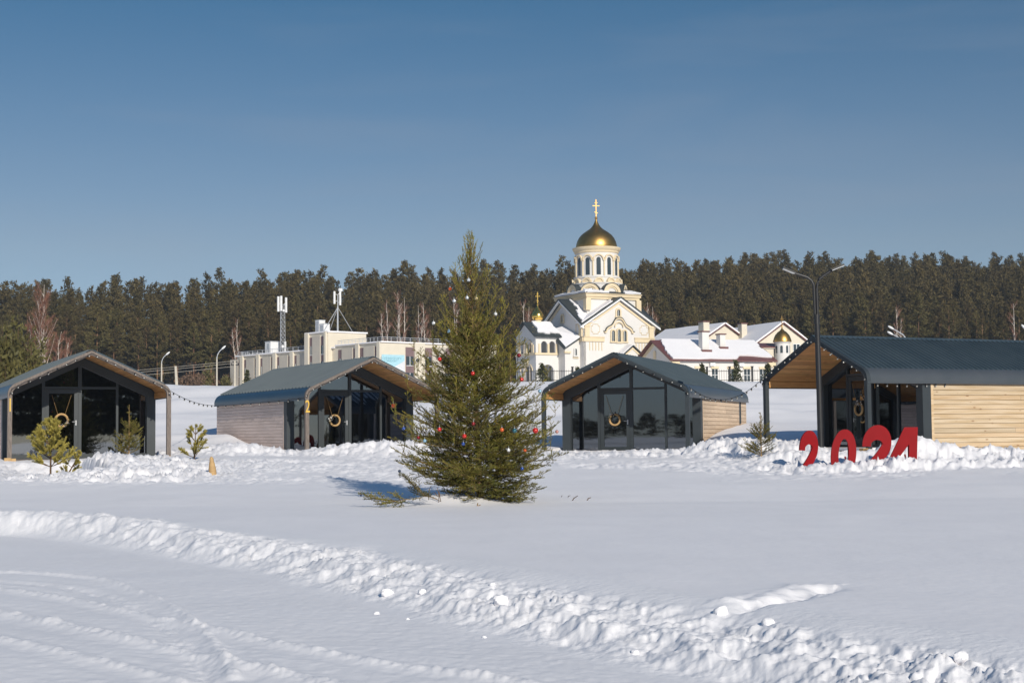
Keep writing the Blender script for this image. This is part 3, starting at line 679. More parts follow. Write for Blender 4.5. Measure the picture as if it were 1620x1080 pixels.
# ------------------------------------------------------------------ conifers built twig by twig
def seg_needles(segs,ln,wd,step,rng,fwd=.75,flat=0.):
    """segs (n,8): p0,p1,scale,tint -> triangles hugging every twig"""
    P0=segs[:,:3];P1=segs[:,3:6];L=np.linalg.norm(P1-P0,axis=1); n=np.maximum(1,(L/step*segs[:,6]).astype(int)); idx=np.repeat(np.arange(len(segs)),n); N=len(idx)
    t=rng.random(N)[:,None]; p=P0[idx]*(1-t)+P1[idx]*t; ax=(P1-P0)/L[:,None]; ax=ax[idx]
    q=rng.normal(size=(N,3)); q-=ax*(q*ax).sum(1)[:,None]; q/=np.linalg.norm(q,axis=1)[:,None]+1e-9
    q[:,2]+=.25; d=q+ax*fwd; d/=np.linalg.norm(d,axis=1)[:,None]
    s=np.cross(d,rng.normal(size=(N,3))); s/=np.linalg.norm(s,axis=1)[:,None]+1e-9
    l=(ln*rng.uniform(.7,1.2,N))[:,None]; w_=wd/2
    V=np.stack([p-s*w_,p+s*w_,p+d*l],1).reshape(-1,3); Fc=np.arange(N*3).reshape(-1,3)
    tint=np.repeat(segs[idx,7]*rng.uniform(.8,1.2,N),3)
    return V,Fc,tint
def seg_stems(segs,r0,rng):
    P0=segs[:,:3];P1=segs[:,3:6]; ax=P1-P0; ax/=np.linalg.norm(ax,axis=1)[:,None]+1e-9
    a=np.cross(ax,[.3,.2,.93]); a/=np.linalg.norm(a,axis=1)[:,None]+1e-9; b=np.cross(ax,a); n=len(segs); R=segs[:,8][:,None]*r0
    ring=[a*math.cos(t)+b*math.sin(t) for t in(0,2*pi/3,4*pi/3)]
    V=np.stack([P0+q*R for q in ring]+[P1+q*R*.75 for q in ring],1).reshape(-1,3)
    o=np.arange(n)[:,None]*6; Fc=np.concatenate([o+np.array([[0,1,4,3]]),o+np.array([[1,2,5,4]]),o+np.array([[2,0,3,5]])])
    return V,Fc
def limb(p,az,el,L,rise,steps,rng,wob=.06):
    pts=[np.array(p,float)]; d=L/steps
    for k in range(steps):
        e=el+rise*((k+.5)/steps)**1.5; a=az+rng.normal()*wob; pts.append(pts[-1]+d*np.array([math.cos(e)*math.cos(a),math.cos(e)*math.sin(a),math.sin(e)])); az=a
    return pts
def grow(segs,pts,rng,lev,maxlev,sp,k2,start,tint,fork=.85,up=.12,minl=.05,cap=.55):
    """adds the twig itself and its side twigs to segs"""
    n=len(pts)-1; Ls=[np.linalg.norm(pts[i+1]-pts[i]) for i in range(n)]; tot=sum(Ls); acc=0
    for i in range(n):
        f=(acc+Ls[i]*.5)/tot
        bare=1. if (lev>0 or f>.15) else .5
        segs.append([*pts[i],*pts[i+1],bare,tint*(.55+.85*f*f if lev<2 else .95+.4*f),(1.15-f*.7)*(1,.55,.4)[lev]])  # tint: old inner needles darkened further as painted crown shade, young tips brighter
        acc+=Ls[i]
    if lev>=maxlev: return
    s=start*tot; side=1
    while s<tot-.03:
        a=0
        for i in range(n):
            if a+Ls[i]>=s: break
            a+=Ls[i]
        t=(s-a)/Ls[i]; p=pts[i]*(1-t)+pts[i+1]*t; ax=(pts[i+1]-pts[i])/Ls[i]
        lat=np.cross(ax,[0,0,1]); lat/=np.linalg.norm(lat)+1e-9; vt=np.cross(lat,ax)
        l=min(cap,(tot-s)*k2+.05)*rng.uniform(.65,1.15)
        if l>minl:
            d=ax*math.cos(fork)+lat*side*math.sin(fork)*.95+vt*rng.normal()*.3+np.array([0,0,up]); d/=np.linalg.norm(d)
            m=2 if l<.2 else 3; q=[p]
            for k in range(m): d=d+ax*.10+np.array([0,0,.05])+rng.normal(size=3)*.07; d/=np.linalg.norm(d); q.append(q[-1]+d*l/m)
            grow(segs,q,rng,lev+1,maxlev,sp*1.0,k2*.9,.25,tint*rng.uniform(.88,1.12),fork,up,minl,cap*.6)
        side=-side; s+=sp*rng.uniform(.35,.75)
def build_conifer(root,segs,trunk,needles,seed,ln,wd,step,mats,crown='crown'):
    rng=np.random.default_rng(seed); A=np.array(segs)
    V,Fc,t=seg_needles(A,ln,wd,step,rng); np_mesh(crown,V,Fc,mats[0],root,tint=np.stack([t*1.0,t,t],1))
    V,Fc=seg_stems(A,.0075*mats[3],rng); np_mesh('branches',V,Fc,mats[1],root)
    if trunk: b=MB(); b.tube(trunk[0],trunk[1],10); b.build('trunk',mats[2],root,True)

# the decorated spruce
TP=at(760,792,31.0); TP.z=gz(TP.x,TP.y)-.05
SP=thing('spruce_tree',TP,0,'tall spruce hung with baubles standing alone in the middle of the snow','tree')
rng=np.random.default_rng(11); segs=[]
HW=lambda h: np.interp(h,[0,.2,.6,1.1,1.5,1.9,2.45,3.08,3.7,4.3,4.75,5.0,5.35],[.7,1.0,1.38,1.6,1.62,1.5,1.28,1.0,.62,.28,.13,.07,.0])
lean=lambda h:np.array([-.19*(h/5.3),0,0])
h=.12
while h<4.95:
    for k in range(7 if h<1.3 else (5 if h<3.6 else 4)):
        az=rng.uniform(0,2*pi); hh=h+rng.uniform(-.05,.05)
        e=np.interp(hh,[0,.6,1.5,2.5,3.5,4.6,5],[-.22,.0,.26,.48,.68,1.0,1.15])+rng.normal()*.14; L=1.
        for _ in range(8): L=HW(min(5.3,hh+L*math.sin(e+.22)))/max(.18,math.cos(e+.22))
        L=min(L,1.9,max(.16,(4.75-hh)*.85))*rng.choice([rng.uniform(.45,.8),rng.uniform(.8,1.02),rng.uniform(.98,1.2)],p=[.36,.44,.2]); L=max(.22,L)
        p=np.array([0,0,hh])+lean(hh); pts=limb(p,az,e-.1,L,.42,max(4,int(L/.12)),rng,.05)
        grow(segs,pts,rng,0,2 if hh<3.3 else 1,.15 if hh<3.3 else .14,.5 if hh<3.3 else .30,.10,rng.uniform(.75,1.25),up=.14,fork=.8)
        # upright leading shoots at the ends of the boughs
        if hh>.7 and rng.random()<.6:
            q=[pts[-1]]; d=np.array([rng.normal()*.12,rng.normal()*.12,1.])
            for _ in range(3): q.append(q[-1]+d*rng.uniform(.06,.13))
            grow(segs,q,rng,1,2,.10,.5,.2,1.45)
    h+=.066 if h<3.2 else .11
# long boughs that stick out of the outline, read off the photograph's silhouette
for (px,py,h0) in((614,690,.95),(622,668,1.25),(884,668,.85),(868,640,1.1),(872,742,.45),(862,700,.65),(640,735,.55),(661,745,.35),(672,600,2.1),(681,552,2.7),(690,512,3.1),(848,600,1.9),(836,560,2.4),(823,520,2.9),(636,650,1.45),(857,620,1.5),(780,795,.18),(735,790,.2),(830,785,.2),(815,770,.3),(700,775,.28)):
    tip=np.array(at(px,py,31.0+rng.uniform(-.7,.1))-TP); p=np.array([0,0,h0])+lean(h0); L=np.linalg.norm(tip-p); m=10
    pts=[p+(tip-p)*(k/m)+np.array([0,0,-.13*L*math.sin(pi*k/m)]) for k in range(m+1)]
    grow(segs,pts,rng,0,2,.12,.34,.2,rng.uniform(.95,1.2),up=.16,cap=.6)
# thin crown top: bare upright shoots
top=[np.array([0,0,4.55])+lean(4.55)+np.array([0,0,.12*k]) for k in range(7)]; grow(segs,top,rng,1,1,1,.2,2,1.05)
for (px,py,h0) in((734,374,4.4),(746,372,4.75),(764,383,4.5),(731,390,4.3),(760,402,4.35),(731,402,4.2),(741,386,4.55),(753,387,4.6),(757,413,4.2),(737,418,4.1),(711,422,3.7),(771,430,3.6),(763,445,3.5),(784,466,3.1),(795,470,2.9),(690,480,2.9),(703,500,2.8),(720,465,3.3),(815,498,2.6),(805,480,2.7),(776,450,3.3),(727,440,3.6)):
    tip=np.array(at(px,py,31.0+rng.uniform(-.3,.3))-TP); p=np.array([0,0,h0])+lean(h0); m=6
    pts=[p+(tip-p)*(k/m)+np.array([0,0,-.05*math.sin(pi*k/m)]) for k in range(m+1)]
    grow(segs,pts,rng,0,1,.16,.22,.25,1.15,fork=.6,up=.3,cap=.16)
TT=([np.array([0,0,-.2])]+[np.array([0,0,k*.515])+lean(k*.515) for k in range(11)],[.075,.07,.064,.058,.05,.044,.037,.03,.022,.015,.01,.006])
print('spruce twig metres',sum(math.dist(q[:3],q[3:6]) for q in segs),len(segs))
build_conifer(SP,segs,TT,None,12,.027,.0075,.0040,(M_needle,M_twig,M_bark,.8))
# baubles
def bauble(px,py,cname,label,r=.036,dy=None):
    p=at(px,py,31.); hh=p.z-TP.z; dx=p.x-TP.x-lean(max(0,hh))[0]; R=HW(max(.3,min(5.2,hh)))
    dep=math.sqrt(max(.0,R*R-dx*dx))*.86 if dy is None else dy
    p=at(px,py,31.-dep); t=thing('bauble',p,0,label,'bauble','glass baubles on the spruce')
    b=MB(); b.sphere((0,0,0),r,14,10); b.build('ball',BCOL[cname],t,True)
    b=MB(); b.tube([(0,0,r*.95),(0,0,r*1.22)],r*.25,8); b.tube([(0,0,r*1.2),(0,0,r*2.2)],.0022,4); b.build('cap',M_steel,t)
BC={'red':(.62,.03,.02),'dark red':(.25,.01,.012),'orange':(.75,.13,.02),'blue':(.03,.08,.32),'dark blue':(.012,.03,.08),'silver':(.7,.75,.8),'light blue':(.3,.5,.65),'white':(.8,.8,.78),'cream':(.7,.55,.3),'pink':(.6,.3,.25),'teal':(.03,.14,.18)}
BCOL={k:mat(k.replace(' ','_')+'_bauble',v,rough=.16,metal=.35,coat=.5) for k,v in BC.items()}
for a in((712,457,'orange','orange-red bauble hanging clear of the spruce at its upper left'),(718.7,476,'silver','silver bauble just below the orange one near the top of the spruce'),(739,471,'silver','silver bauble close to the trunk near the top of the spruce'),
 (753.7,472,'cream','cream bauble near the top of the spruce'),(741.5,443,'silver','topmost silver bauble on the spruce'),(784,496.7,'white','white bauble at the upper right of the spruce'),(686,511,'white','white bauble at the upper left edge of the spruce'),
 (710,524,'light blue','pale blue bauble in the upper left of the spruce'),(695.6,568,'red','red bauble on the left side of the spruce, level with the cabin roofs',.042),(661,570,'dark blue','dark blue bauble at the left tip of a bough in front of the beige building',.038),
 (748,590.5,'red','red bauble in the centre of the spruce at mid height',.042),(825.4,600,'red','red bauble at the right edge of the spruce against white snow',.042),(821,562,'dark red','dark red bauble at the right edge of the spruce beside the church',.042),
 (854,618.5,'light blue','pale blue bauble at the right edge of the spruce next to a cabin eave'),(622.5,641.7,'red','red bauble at the left tip of a bough in front of cabin 2',.045),(638.7,677.5,'blue','blue bauble at the lower left of the spruce above the snow heap'),
 (695.4,679,'red','red bauble in the lower left half of the spruce',.042),(734.7,689.6,'red','red bauble low in the middle of the spruce, right above a blue one',.045),(733,702,'blue','blue bauble low in the middle of the spruce, right below a red one'),
 (749,670,'dark red','long dark red bauble in the middle of the spruce below mid height',.038),(794,679.6,'orange','orange bauble in the lower right half of the spruce',.042),(814,681,'teal','teal bauble right of the orange one in the lower half of the spruce',.045),
 (847,680.8,'red','largest bright red bauble at the lower right of the spruce',.058),(881,682.6,'pink','pink bauble at the far right tip of the spruce',.036),(804.6,711.6,'white','white bauble in the lower right of the spruce'),
 (830.7,711.6,'orange','small orange bauble at the lower right edge of the spruce'),(826,741,'blue','blue bauble lowest on the right of the spruce'),(662,692,'dark red','dark red bauble at the lower left edge of the spruce'),
 (672,697,'light blue','pale blue bauble at the lower left of the spruce beside a dark red one')):
    bauble(*a[:4],*a[4:])
bauble(632,745,'dark blue','dark blue bauble hanging low over the shaded snow left of the spruce',.03,.3)
bauble(571,783,'dark blue','small dark bauble at the tip of the cut branch lying on the snow',.022,.9)

# cut branches lying on the snow by the spruce
def fallen(label,pxs,Y0,seed,tint,m_):
    pts=[]
    for px,py,dy in pxs: pts.append(np.array(at(px,py,Y0+dy)))
    o=Vector(pts[0]); t=thing('cut_branch',o,0,label,'branch','cut spruce branches on the snow'); pts=[p-np.array(o) for p in pts]
    q=[np.array(p) for p in smoothline([tuple(p) for p in pts],3)]; sg=[]; rg=np.random.default_rng(seed)
    grow(sg,q,rg,0,2,.07,.5,.05,tint,up=.03,cap=.4); build_conifer(t,sg,None,None,seed,.026,.0085,.005,(m_,M_twig,M_bark,.8),'needles')
fallen('dark green cut branch propped on the snow left of the spruce',((692,789,0),(672,783,-.05),(655,768,-.08),(640,755,-.1),(630,750,-.1)),29.8,31,.6,M_needle)
fallen('olive green cut branch lying flat on the snow farthest left of the spruce',((648,789,.0),(625,792,-.2),(600,790,-.3),(580,784,-.3),(566,778,-.3)),29.9,32,1.2,M_needle)
# dry stalks
def stalks(label,L,Y,seed,m_=M_bark,r=.008,name='dry_stalk',cat='dry stalk',group=None):
    rg=random.Random(seed); o=at(L[0][0],L[0][1],Y); o.z=gz(o.x,o.y)-.03; t=thing(name,o,0,label,cat,group); b=MB()
    off=at(L[0][0],L[0][1],Y)
    for x0,y0,x1,y1 in L:
        A=at(x0,y0,Y)-off; B=at(x1,y1,Y+rg.uniform(-.15,.15))-off; b.tube([A-Vector((0,0,.06)),A.lerp(B,.5)+Vector((rg.uniform(-.02,.02),0,.01)),B],[r,r*.9,r*.6],5)
    b.build('stem',m_,t)
stalks('thin dry stalks standing beside the dark cut branch',((694,788,692,762),(699,790,695,770),(692,772,685,771),(696,774,690,766),(678,777,682,760)),30.2,1)
stalks('pair of small dry stalks in the snow right of the spruce, farther back',((885,773,889,768),(898,772,902,768)),32.5,2)
stalks('pair of larger dry stalks in the snow right of the spruce, nearer',((901,786,914,776),(926,783,935,779)),31.6,3,r=.011)
stalks('short brown stump poking out of the snow in front of the spruce',((757,797,756,790),(757,797,760,793)),29.8,4,M_twig,.014)

# young trees in front of the cabins
def young_pine(label,px,py,Y,H,seed,wid,ntier,dens=1,tint=1.0,lean_=(0,0),bare=.22):
    p=at(px,py,Y); p.z=gz(p.x,p.y)-.03; t=thing('young_pine',p,0,label,'young tree','young trees in front of the cabins'); rg=np.random.default_rng(seed); sg=[]; br=[]
    for k in range(ntier):
        f=k/(ntier-1); h0=H*(bare+(.93-bare)*f**.9)
        for j in range(int(5*dens) if f<.9 else 3):
            az=rg.uniform(0,2*pi); L=(wid*(1-f)**.75+.09)*rg.uniform(.7,1.15); el=.35+.55*f+rg.normal()*.12
            q=limb((lean_[0]*h0,lean_[1]*h0,h0),az,el,L,.5,5,rg,.08)
            for i in range(5): br.append([*q[i],*q[i+1],.0,1,1.2-.16*i])
            for i in range(2,5): sg.append([*q[i],*q[i+1],1.,tint*rg.uniform(.85,1.15),.5])
            for s in range(6 if L>.25 else 3):
                i=rg.integers(2,5); d=rg.normal(size=3)*.5+np.array([math.cos(az),math.sin(az),.9]); d/=np.linalg.norm(d); l=L*rg.uniform(.2,.34); a=q[i]; c=a+d*l
                sg.append([*a,*c,1.,tint*rg.uniform(.85,1.2),.5])
    a=np.array([lean_[0]*H*.9,lean_[1]*H*.9,H*.86]); sg.append([*a,a[0],a[1],H,1,tint,.5])
    A=np.array(sg); V,Fc,tt=seg_needles(A,.062,.0085,.0014,rg,fwd=1.0); np_mesh('crown',V,Fc,M_pneed,t,tint=np.stack([tt]*3,1))
    V,Fc=seg_stems(np.array(br),.011,rg); np_mesh('branches',V,Fc,M_bark,t)
    b=MB(); b.tube([(0,0,-.15),(lean_[0]*H*.4,lean_[1]*H*.4,H*.4),(lean_[0]*H*.9,lean_[1]*H*.9,H*.9)],[.03,.024,.008],8); b.build('trunk',M_bark,t,True)
    return t
def young_spruce(label,px,py,Y,H,seed,wid,base=1.,leader=.3,tint=1.):
    p=at(px,py,Y); p.z=gz(p.x,p.y)-.04; t=thing('young_spruce',p,0,label,'young tree','young trees in front of the cabins'); rg=np.random.default_rng(seed); sg=[]
    h=.06
    while h<H*.97:
        f=h/H; lead=f>1-leader
        for k in range(5 if not lead else 2):
            az=rg.uniform(0,2*pi); L=(wid*(1-f)**.8*base+.07)*rg.uniform(.7,1.15)*(.6 if lead else 1); el=(.2+.6*f+rg.normal()*.12) if not lead else 1.0
            q=limb((0,0,h),az,el,L,.45,5,rg,.06); grow(sg,q,rg,0,1,.10,.4,.2,tint*rg.uniform(.85,1.15),up=.12)
        h+=H*.055 if not lead else H*.10
    q=[np.array([0,0,H*(1-leader)+H*leader*k/4]) for k in range(5)]; grow(sg,q,rg,1,1,1,.3,2,1.1)
    build_conifer(t,sg,([(0,0,-.1),(0,0,H*.5),(0,0,H)],[.022,.014,.005]),None,seed,.028,.009,.005,(M_needle,M_twig,M_twig,.6)); return t
young_pine('bushy young pine with golden-green needles in front of the door of cabin 1',80,745,43.5,1.78,41,.72,8,1.6,1.25)
young_pine('low leaning pine shoot right behind the bushy young pine by cabin 1',98,742,43.9,.95,42,.35,4,.8,1.2,(.55,0),.3)
young_pine('small open young pine between cabin 1 and cabin 2',307,716,48.5,1.15,43,.62,5,1.0,1.05,(.05,0),.12)
young_spruce('young spruce with a tall bare leader in front of the right pane of cabin 1',204,721,46.0,1.5,44,.55,1.,.42,1.15)
young_spruce('young spruce with a long bare leader at the left post of the yellow pine cabin',1204,700,45.6,1.32,45,.62,1.,.40,1.)
# snow clods that rolled off the bank
def clod(px,py,r,seed,label):
    r*=.72
    D=None; p=None
    for Y in np.arange(6,40,.05):
        q=at(px,py,float(Y))
        if q.z<=gz(q.x,q.y)+r*.25: p=q; break
    if p is None: return
    rg=np.random.default_rng(seed); b=MB(); b.sphere((0,0,0),1,20,14)
    V=np.array(b.v); nn=V.copy(); k=1+.22*perlin(V[:,0]*1.3+seed,V[:,1]*1.3+V[:,2]*2.1)+.1*perlin(V[:,0]*3.1+V[:,2]*2,V[:,1]*3.1+seed); V=nn*k[:,None]*np.array([1.1,.9,.78]); V=np.where(V>0.62,.62+(V-.62)*.5,V)
    b.v=[tuple(v*r) for v in V]; o=b.build('snow_clod',M_chunk,None,True); o.location=p; o.rotation_euler=(rg.uniform(-.3,.3),rg.uniform(-.3,.3),rg.uniform(0,6)); tag(o,label,'snow clod','snow clods along the road bank')
for a in((613,938,.09,1,'large rounded snow clod on the bank, the left one of the two biggest'),(668,936,.06,2,'snow clod on the bank just right of a bigger one'),(793,950,.105,3,'largest round snow clod near the top of the bank, below the middle of the field'),
 (596,970,.042,4,'small pointed snow clod lying on the road below the biggest left clod'),(645,979,.022,5,'tiny snow clod on the road edge'),(766,1008,.03,6,'small snow clod on the road below the largest round one'),
 (779,925,.05,9,'angular snow clod on the crest of the bank'),
 (1140,968,.09,10,'broad snow clod on the bank where the trail in the field ends'),(1215,985,.07,11,'flat snow clod on the crest of the bank at the right'),(1520,1040,.075,12,'big snow clod on the bank near the right edge'),(1005,1032,.05,13,'snow clod low on the face of the bank, right half')):
    clod(*a)
# ------------------------------------------------------------------ church
def archpoly(w_,h_,n=10,cx=0,z0=0):
    r=w_/2; return [(cx-r,z0),(cx+r,z0)]+[(cx+r*math.cos(pi*k/n),z0+h_-r+r*math.sin(pi*k/n)) for k in range(n+1)]
def archline(R,cx,zc,n=16,leg=0):
    q=[(cx+R*math.cos(pi*k/n),zc+R*math.sin(pi*k/n)) for k in range(n+1)]
    return ([(cx+R,zc-leg)] if leg else [])+q+([(cx-R,zc-leg)] if leg else [])
c0=at(923.7,600,219.0); CH=thing('church',(c0.x,c0.y,0),rad(28),'white church with ochre trim and a golden onion dome on the hill','church')
B_=11.9; ZB=6.5; ZE=15.9; ZA=19.6
def part(name,m,smooth=False,parent=None): return lambda b:b.build(name,m,parent or CH,smooth)
pent=[(0,ZB),(B_,ZB),(B_,ZE),(B_/2,ZA),(0,ZE)]
b=MB(); b.prism(pent,TR,-.4,0); b.prism(pent,lambda a,c,d:(a,B_+d,c),-.4,0); b.prism(pent,lambda a,c,d:(B_+d,a,c),-.4,-.003); b.prism(pent,TL,-.4,-.003); wall=b.build('wall',M_white,CH)
def chev(b,T,h0,h1,ov,d0,d1,x0=0,x1=None,ze=None,za=None):
    x1=B_ if x1 is None else x1; ze=ZE if ze is None else ze; za=ZA if za is None else za; m=(x0+x1)/2; s=(za-ze)/(m-x0)
    A=[(x0-ov,ze-ov*s+h1),(m,za+h1),(x1+ov,ze-ov*s+h1)]; Bq=[(x0-ov,ze-ov*s+h0),(m,za+h0),(x1+ov,ze-ov*s+h0)]; b.band(A,Bq,T,d0,d1)
def slab(b,q,th):
    q=[Vector(p) for p in q]; n_=(q[1]-q[0]).cross(q[2]-q[0]).normalized(); n_=n_ if n_.z>0 else -n_; m=len(q)
    b.add(q+[p+n_*th for p in q],[tuple(range(m)),tuple(range(2*m-1,m-1,-1))]+[(i,i+m,(i+1)%m+m,(i+1)%m) for i in range(m)])
b=MB(); h_=B_/2; e_=.6; sl=(ZA-ZE)/h_
for k in range(4):
    Rm=Matrix.Rotation(k*pi/2,3,'Z')
    for sg_ in(-1,1):
        q=[(-h_-e_,0),(0,0),(-h_-e_,sg_*(h_+e_))]
        slab(b,[Rm@Vector((x,y,0))+Vector((h_,h_,ZA+.06-abs(y)*sl+k*.004)) for x,y in q],.24)
rf=b.build('roof',M_droof,CH)
b=MB()
for T in(TR,TL): chev(b,T,-.22,.045,.74,.30,.585)
b.build('verge_board',M_wpaint,CH)
b=MB()
for T in(TR,TL):
    chev(b,T,-.75,-.36,.0,.003,.10)
b.build('gable_band',M_ochre,CH)
# snow on the visible slopes: thin slabs with a ragged outline, kept off the verge
def snowslab(b,O,A,Bv,poly,th,seed,rag=.25,n=5):
    rg=random.Random(seed); O,A,Bv=Vector(O),Vector(A),Vector(Bv); nrm=A.cross(Bv).normalized()
    if nrm.z<0: nrm=-nrm
    out=[]
    for (p,q),(r_,s) in zip(poly,poly[1:]+poly[:1]):
        for k in range(n): f=k/n; out.append((p+(r_-p)*f+(rg.uniform(-rag,rag) if k else 0),q+(s-q)*f+(rg.uniform(-rag,rag) if k else 0)))
    b.prism(out,lambda x,y,d:O+A*x+Bv*y+nrm*d,0,th)
sl=(ZA-ZE)/(B_/2)
b=MB()
# left arm, slope facing right-front: from verge x=-.6 inwards along x, y from the ridge B_/2 down to 0
snowslab(b,(0,B_/2,ZA+.31),(1,0,0),Vector((0,-1,-sl)),[(1.0,.3),(5.6,.3),(5.6,5.4),(.2,6.3),(-.1,5.2),(.3,3.6),(1.0,2.6)],.16,1,.2)
# right arm, slope facing left
snowslab(b,(B_/2,0,ZA+.31),(0,1,0),Vector((-1,0,-sl)),[(-.35,1.2),(3,.5),(5.6,.4),(5.6,5.3),(1.5,6.2),(-.35,6.3)],.16,2,.2)
b.build('roof_snow',M_snow,CH,False)
# corner pilasters, friezes with flutes
b=MB(); 
for T in(TR,TL):
    for x0 in(.2,B_-.95):
        b.prism([(x0,14.1),(x0+.75,14.1),(x0+.75,15.5),(x0,15.5)],T,.003,.2); b.prism([(x0-.1,15.5),(x0+.85,15.5),(x0+.85,15.8),(x0-.1,15.8)],T,.003,.28)
b.build('pilaster',M_ochre,CH)
b=MB()
for T in(TR,TL):
    for x0,x1 in((.0,3.4),(B_-3.4,B_)):
        b.prism([(x0,13.4),(x1,13.4),(x1,13.98),(x0,13.98)],T,.003,.16)
b.prism([(0,13.985),(3.45,13.985),(3.45,14.09),(0,14.09)],TR,.003,.24); b.prism([(B_-3.45,13.985),(B_,13.985),(B_,14.09),(B_-3.45,14.09)],TR,.003,.24)
b.build('frieze',M_ochre,CH)
b=MB()
for k in range(5):
    for x0 in(.95,B_-3.2): xx=x0+k*.5; b.prism([(xx,12.15),(xx+.12,12.15),(xx+.12,13.3),(xx,13.3)],TR,.003,.09)
b.build('flutes',M_ochre,CH)
# cross-shaped panel mouldings
b=MB()
for cx in(2.0,B_-1.75):
    q=[(-.9,-.5),(-.55,-.5),(-.55,-.85),(.55,-.85),(.55,-.5),(.9,-.5),(.9,.5),(.55,.5),(.55,.85),(-.55,.85),(-.55,.5),(-.9,.5)]; q=[(m_*.78,n_*.8) for m_,n_ in q]
    for (a0,a1),(c1,c2) in zip(q,q[1:]+q[:1]): b.tube([TR(cx+a0,15.2+a1,.04),TR(cx+c1,15.2+c2,.04)],.04,4)
q=[(-.6,-.6),(.6,-.6),(.6,.6),(-.6,.6)]
for (a0,a1),(c1,c2) in zip(q,q[1:]+q[:1]): b.tube([TL(1.5+a0*.8,15.2+a1*1.2,.04),TL(1.5+c1*.8,15.2+c2*1.2,.04)],.04,4)
b.build('panel_moulding',M_ochre,CH)
def window(T,cx,z0,w_,h_,trim=.22,name='window',parent=CH,mt=M_ochre):
    b=MB(); b.prism(archpoly(w_,h_,12,cx,z0),T,.01,.035); o=b.build(name,M_win,parent)
    b=MB(); r=w_/2; A=archline(r+trim,cx,z0+h_-r,14,h_-r); Bq=archline(r,cx,z0+h_-r,14,h_-r); b.band(A,Bq,T,.004,.18); b.prism([(cx-r-trim-.08,z0-.2),(cx+r+trim+.08,z0-.2),(cx+r+trim+.08,z0-.004),(cx-r-trim-.08,z0-.004)],T,.004,.22); b.build('surround',mt,o)
    b=MB(); b.prism([(cx-.03,z0),(cx+.03,z0),(cx+.03,z0+h_),(cx-.03,z0+h_)],T,.037,.06); b.build('glazing_bar',M_wpaint,o)
    return o
xc=5.85
for dx,z0,h_ in((-.97,13.5,1.55),(0,13.45,1.75),(.97,13.5,1.55)): window(TR,xc+dx,z0,.54,h_,.19)
b=MB()
b.band(archline(.78,xc,15.55,16),archline(.6,xc,15.55,16),TR,.186,.26)
hw_=2.25; A=[(xc+hw_+.3,14.85),(xc+hw_,14.9)]
for k in range(1,32):
    x_=hw_*math.cos(pi*k/32); A.append((xc+x_,14.95+.95*math.sqrt(max(0,1-(x_/hw_)**2))+.95*math.exp(-(x_/.95)**4)))
A+=[(xc-hw_,14.9),(xc-hw_-.3,14.85)]; Bq=[(xc+(x-xc)*.93,z-.2) for x,z in A]
b.band(A,Bq,TR,.004,.3); b.build('window_hood',M_ochre,CH)
b=MB(); b.band([(x,z+.12) for x,z in A],A,TR,.002,.34); b.build('hood_flashing',M_droof,CH)
window(TR,B_/2-.15,17.1,.5,.95,.22); window(TL,B_/2-.2,16.55,.5,.95,.2)
# small entrance gable on the right face
b=MB(); gx0,gx1=5.3,8.9; b.prism([(gx0,ZB),(gx1,ZB),(gx1,11.3),((gx0+gx1)/2,12.7),(gx0,11.3)],TR,.002,1.6); sg_=b.build('side_porch',M_white,CH)
b=MB(); chev(b,TR,.03,.2,.5,.003,2.0,gx0,gx1,11.3,12.7); b.build('porch_roof',M_droof,sg_)
b=MB(); chev(b,TR,.205,.36,.25,.1,1.75,gx0,gx1,11.3,12.7); b.build('porch_snow',M_snow,sg_)
b=MB(); chev(b,TR,-.38,-.1,.0,1.602,1.7,gx0,gx1,11.3,12.7); b.build('porch_band',M_ochre,sg_)
# tower cube
t0=(B_-8.5)/2; t1=B_-t0; tc=B_/2
b=MB(); b.bb(t0,t1,t0,t1,15,19.8); b.build('tower_wall',M_white,CH)
b=MB(); b.bb(t0-.22,t1+.22,t0-.22,t1+.22,19.62,19.95); b.bb(t0-.38,t1+.38,t0-.38,t1+.38,19.951,20.3); b.bb(t0-.5,t1+.5,t0-.5,t1+.5,20.301,20.45)
for sx in(t0,t1):
    for sy in(t0,t1): b.box((sx,sy,18.8),(.8,.8,1.6))
b.build('tower_cornice',M_ochre,CH)
b=MB(); v=[(t0-.6,t0-.6,20.452),(t1+.6,t0-.6,20.452),(t1+.6,t1+.6,20.452),(t0-.6,t1+.6,20.452),(tc-3,tc-3,21.3),(tc+3,tc-3,21.3),(tc+3,tc+3,21.3),(tc-3,tc+3,21.3)]
b.add(v,[(3,2,1,0),(4,5,6,7),(0,1,5,4),(1,2,6,5),(2,3,7,6),(3,0,4,7)]); b.build('tower_roof',M_droof,CH)
b=MB(); b.build('tower_snow',M_snow,CH); b=MB(); snowslab(b,(t0-.55,t0-.5,20.5),(1,0,0),Vector((0,1,.31)),[(.3,.0),(4,.1),(4.2,1.4),(.5,1.5)],.22,5,.15); b.build('tower_snow',M_snow,CH); b=MB(); snowslab(b,(t0-.5,t0-.55,20.5),(0,1,0),Vector((1,0,.31)),[(.2,.0),(9,.0),(8,1.5),(.6,1.4)],.25,6,.15); b.build('tower_snow',M_snow,CH); b=MB(); snowslab(b,(t0-.55,t0-.5,20.5),(1,0,0),Vector((0,1,.31)),[(6.6,0),(9.4,.1),(8.6,1.3),(7,1.3)],.2,7,.15)
b.build('tower_snow',M_snow,CH)
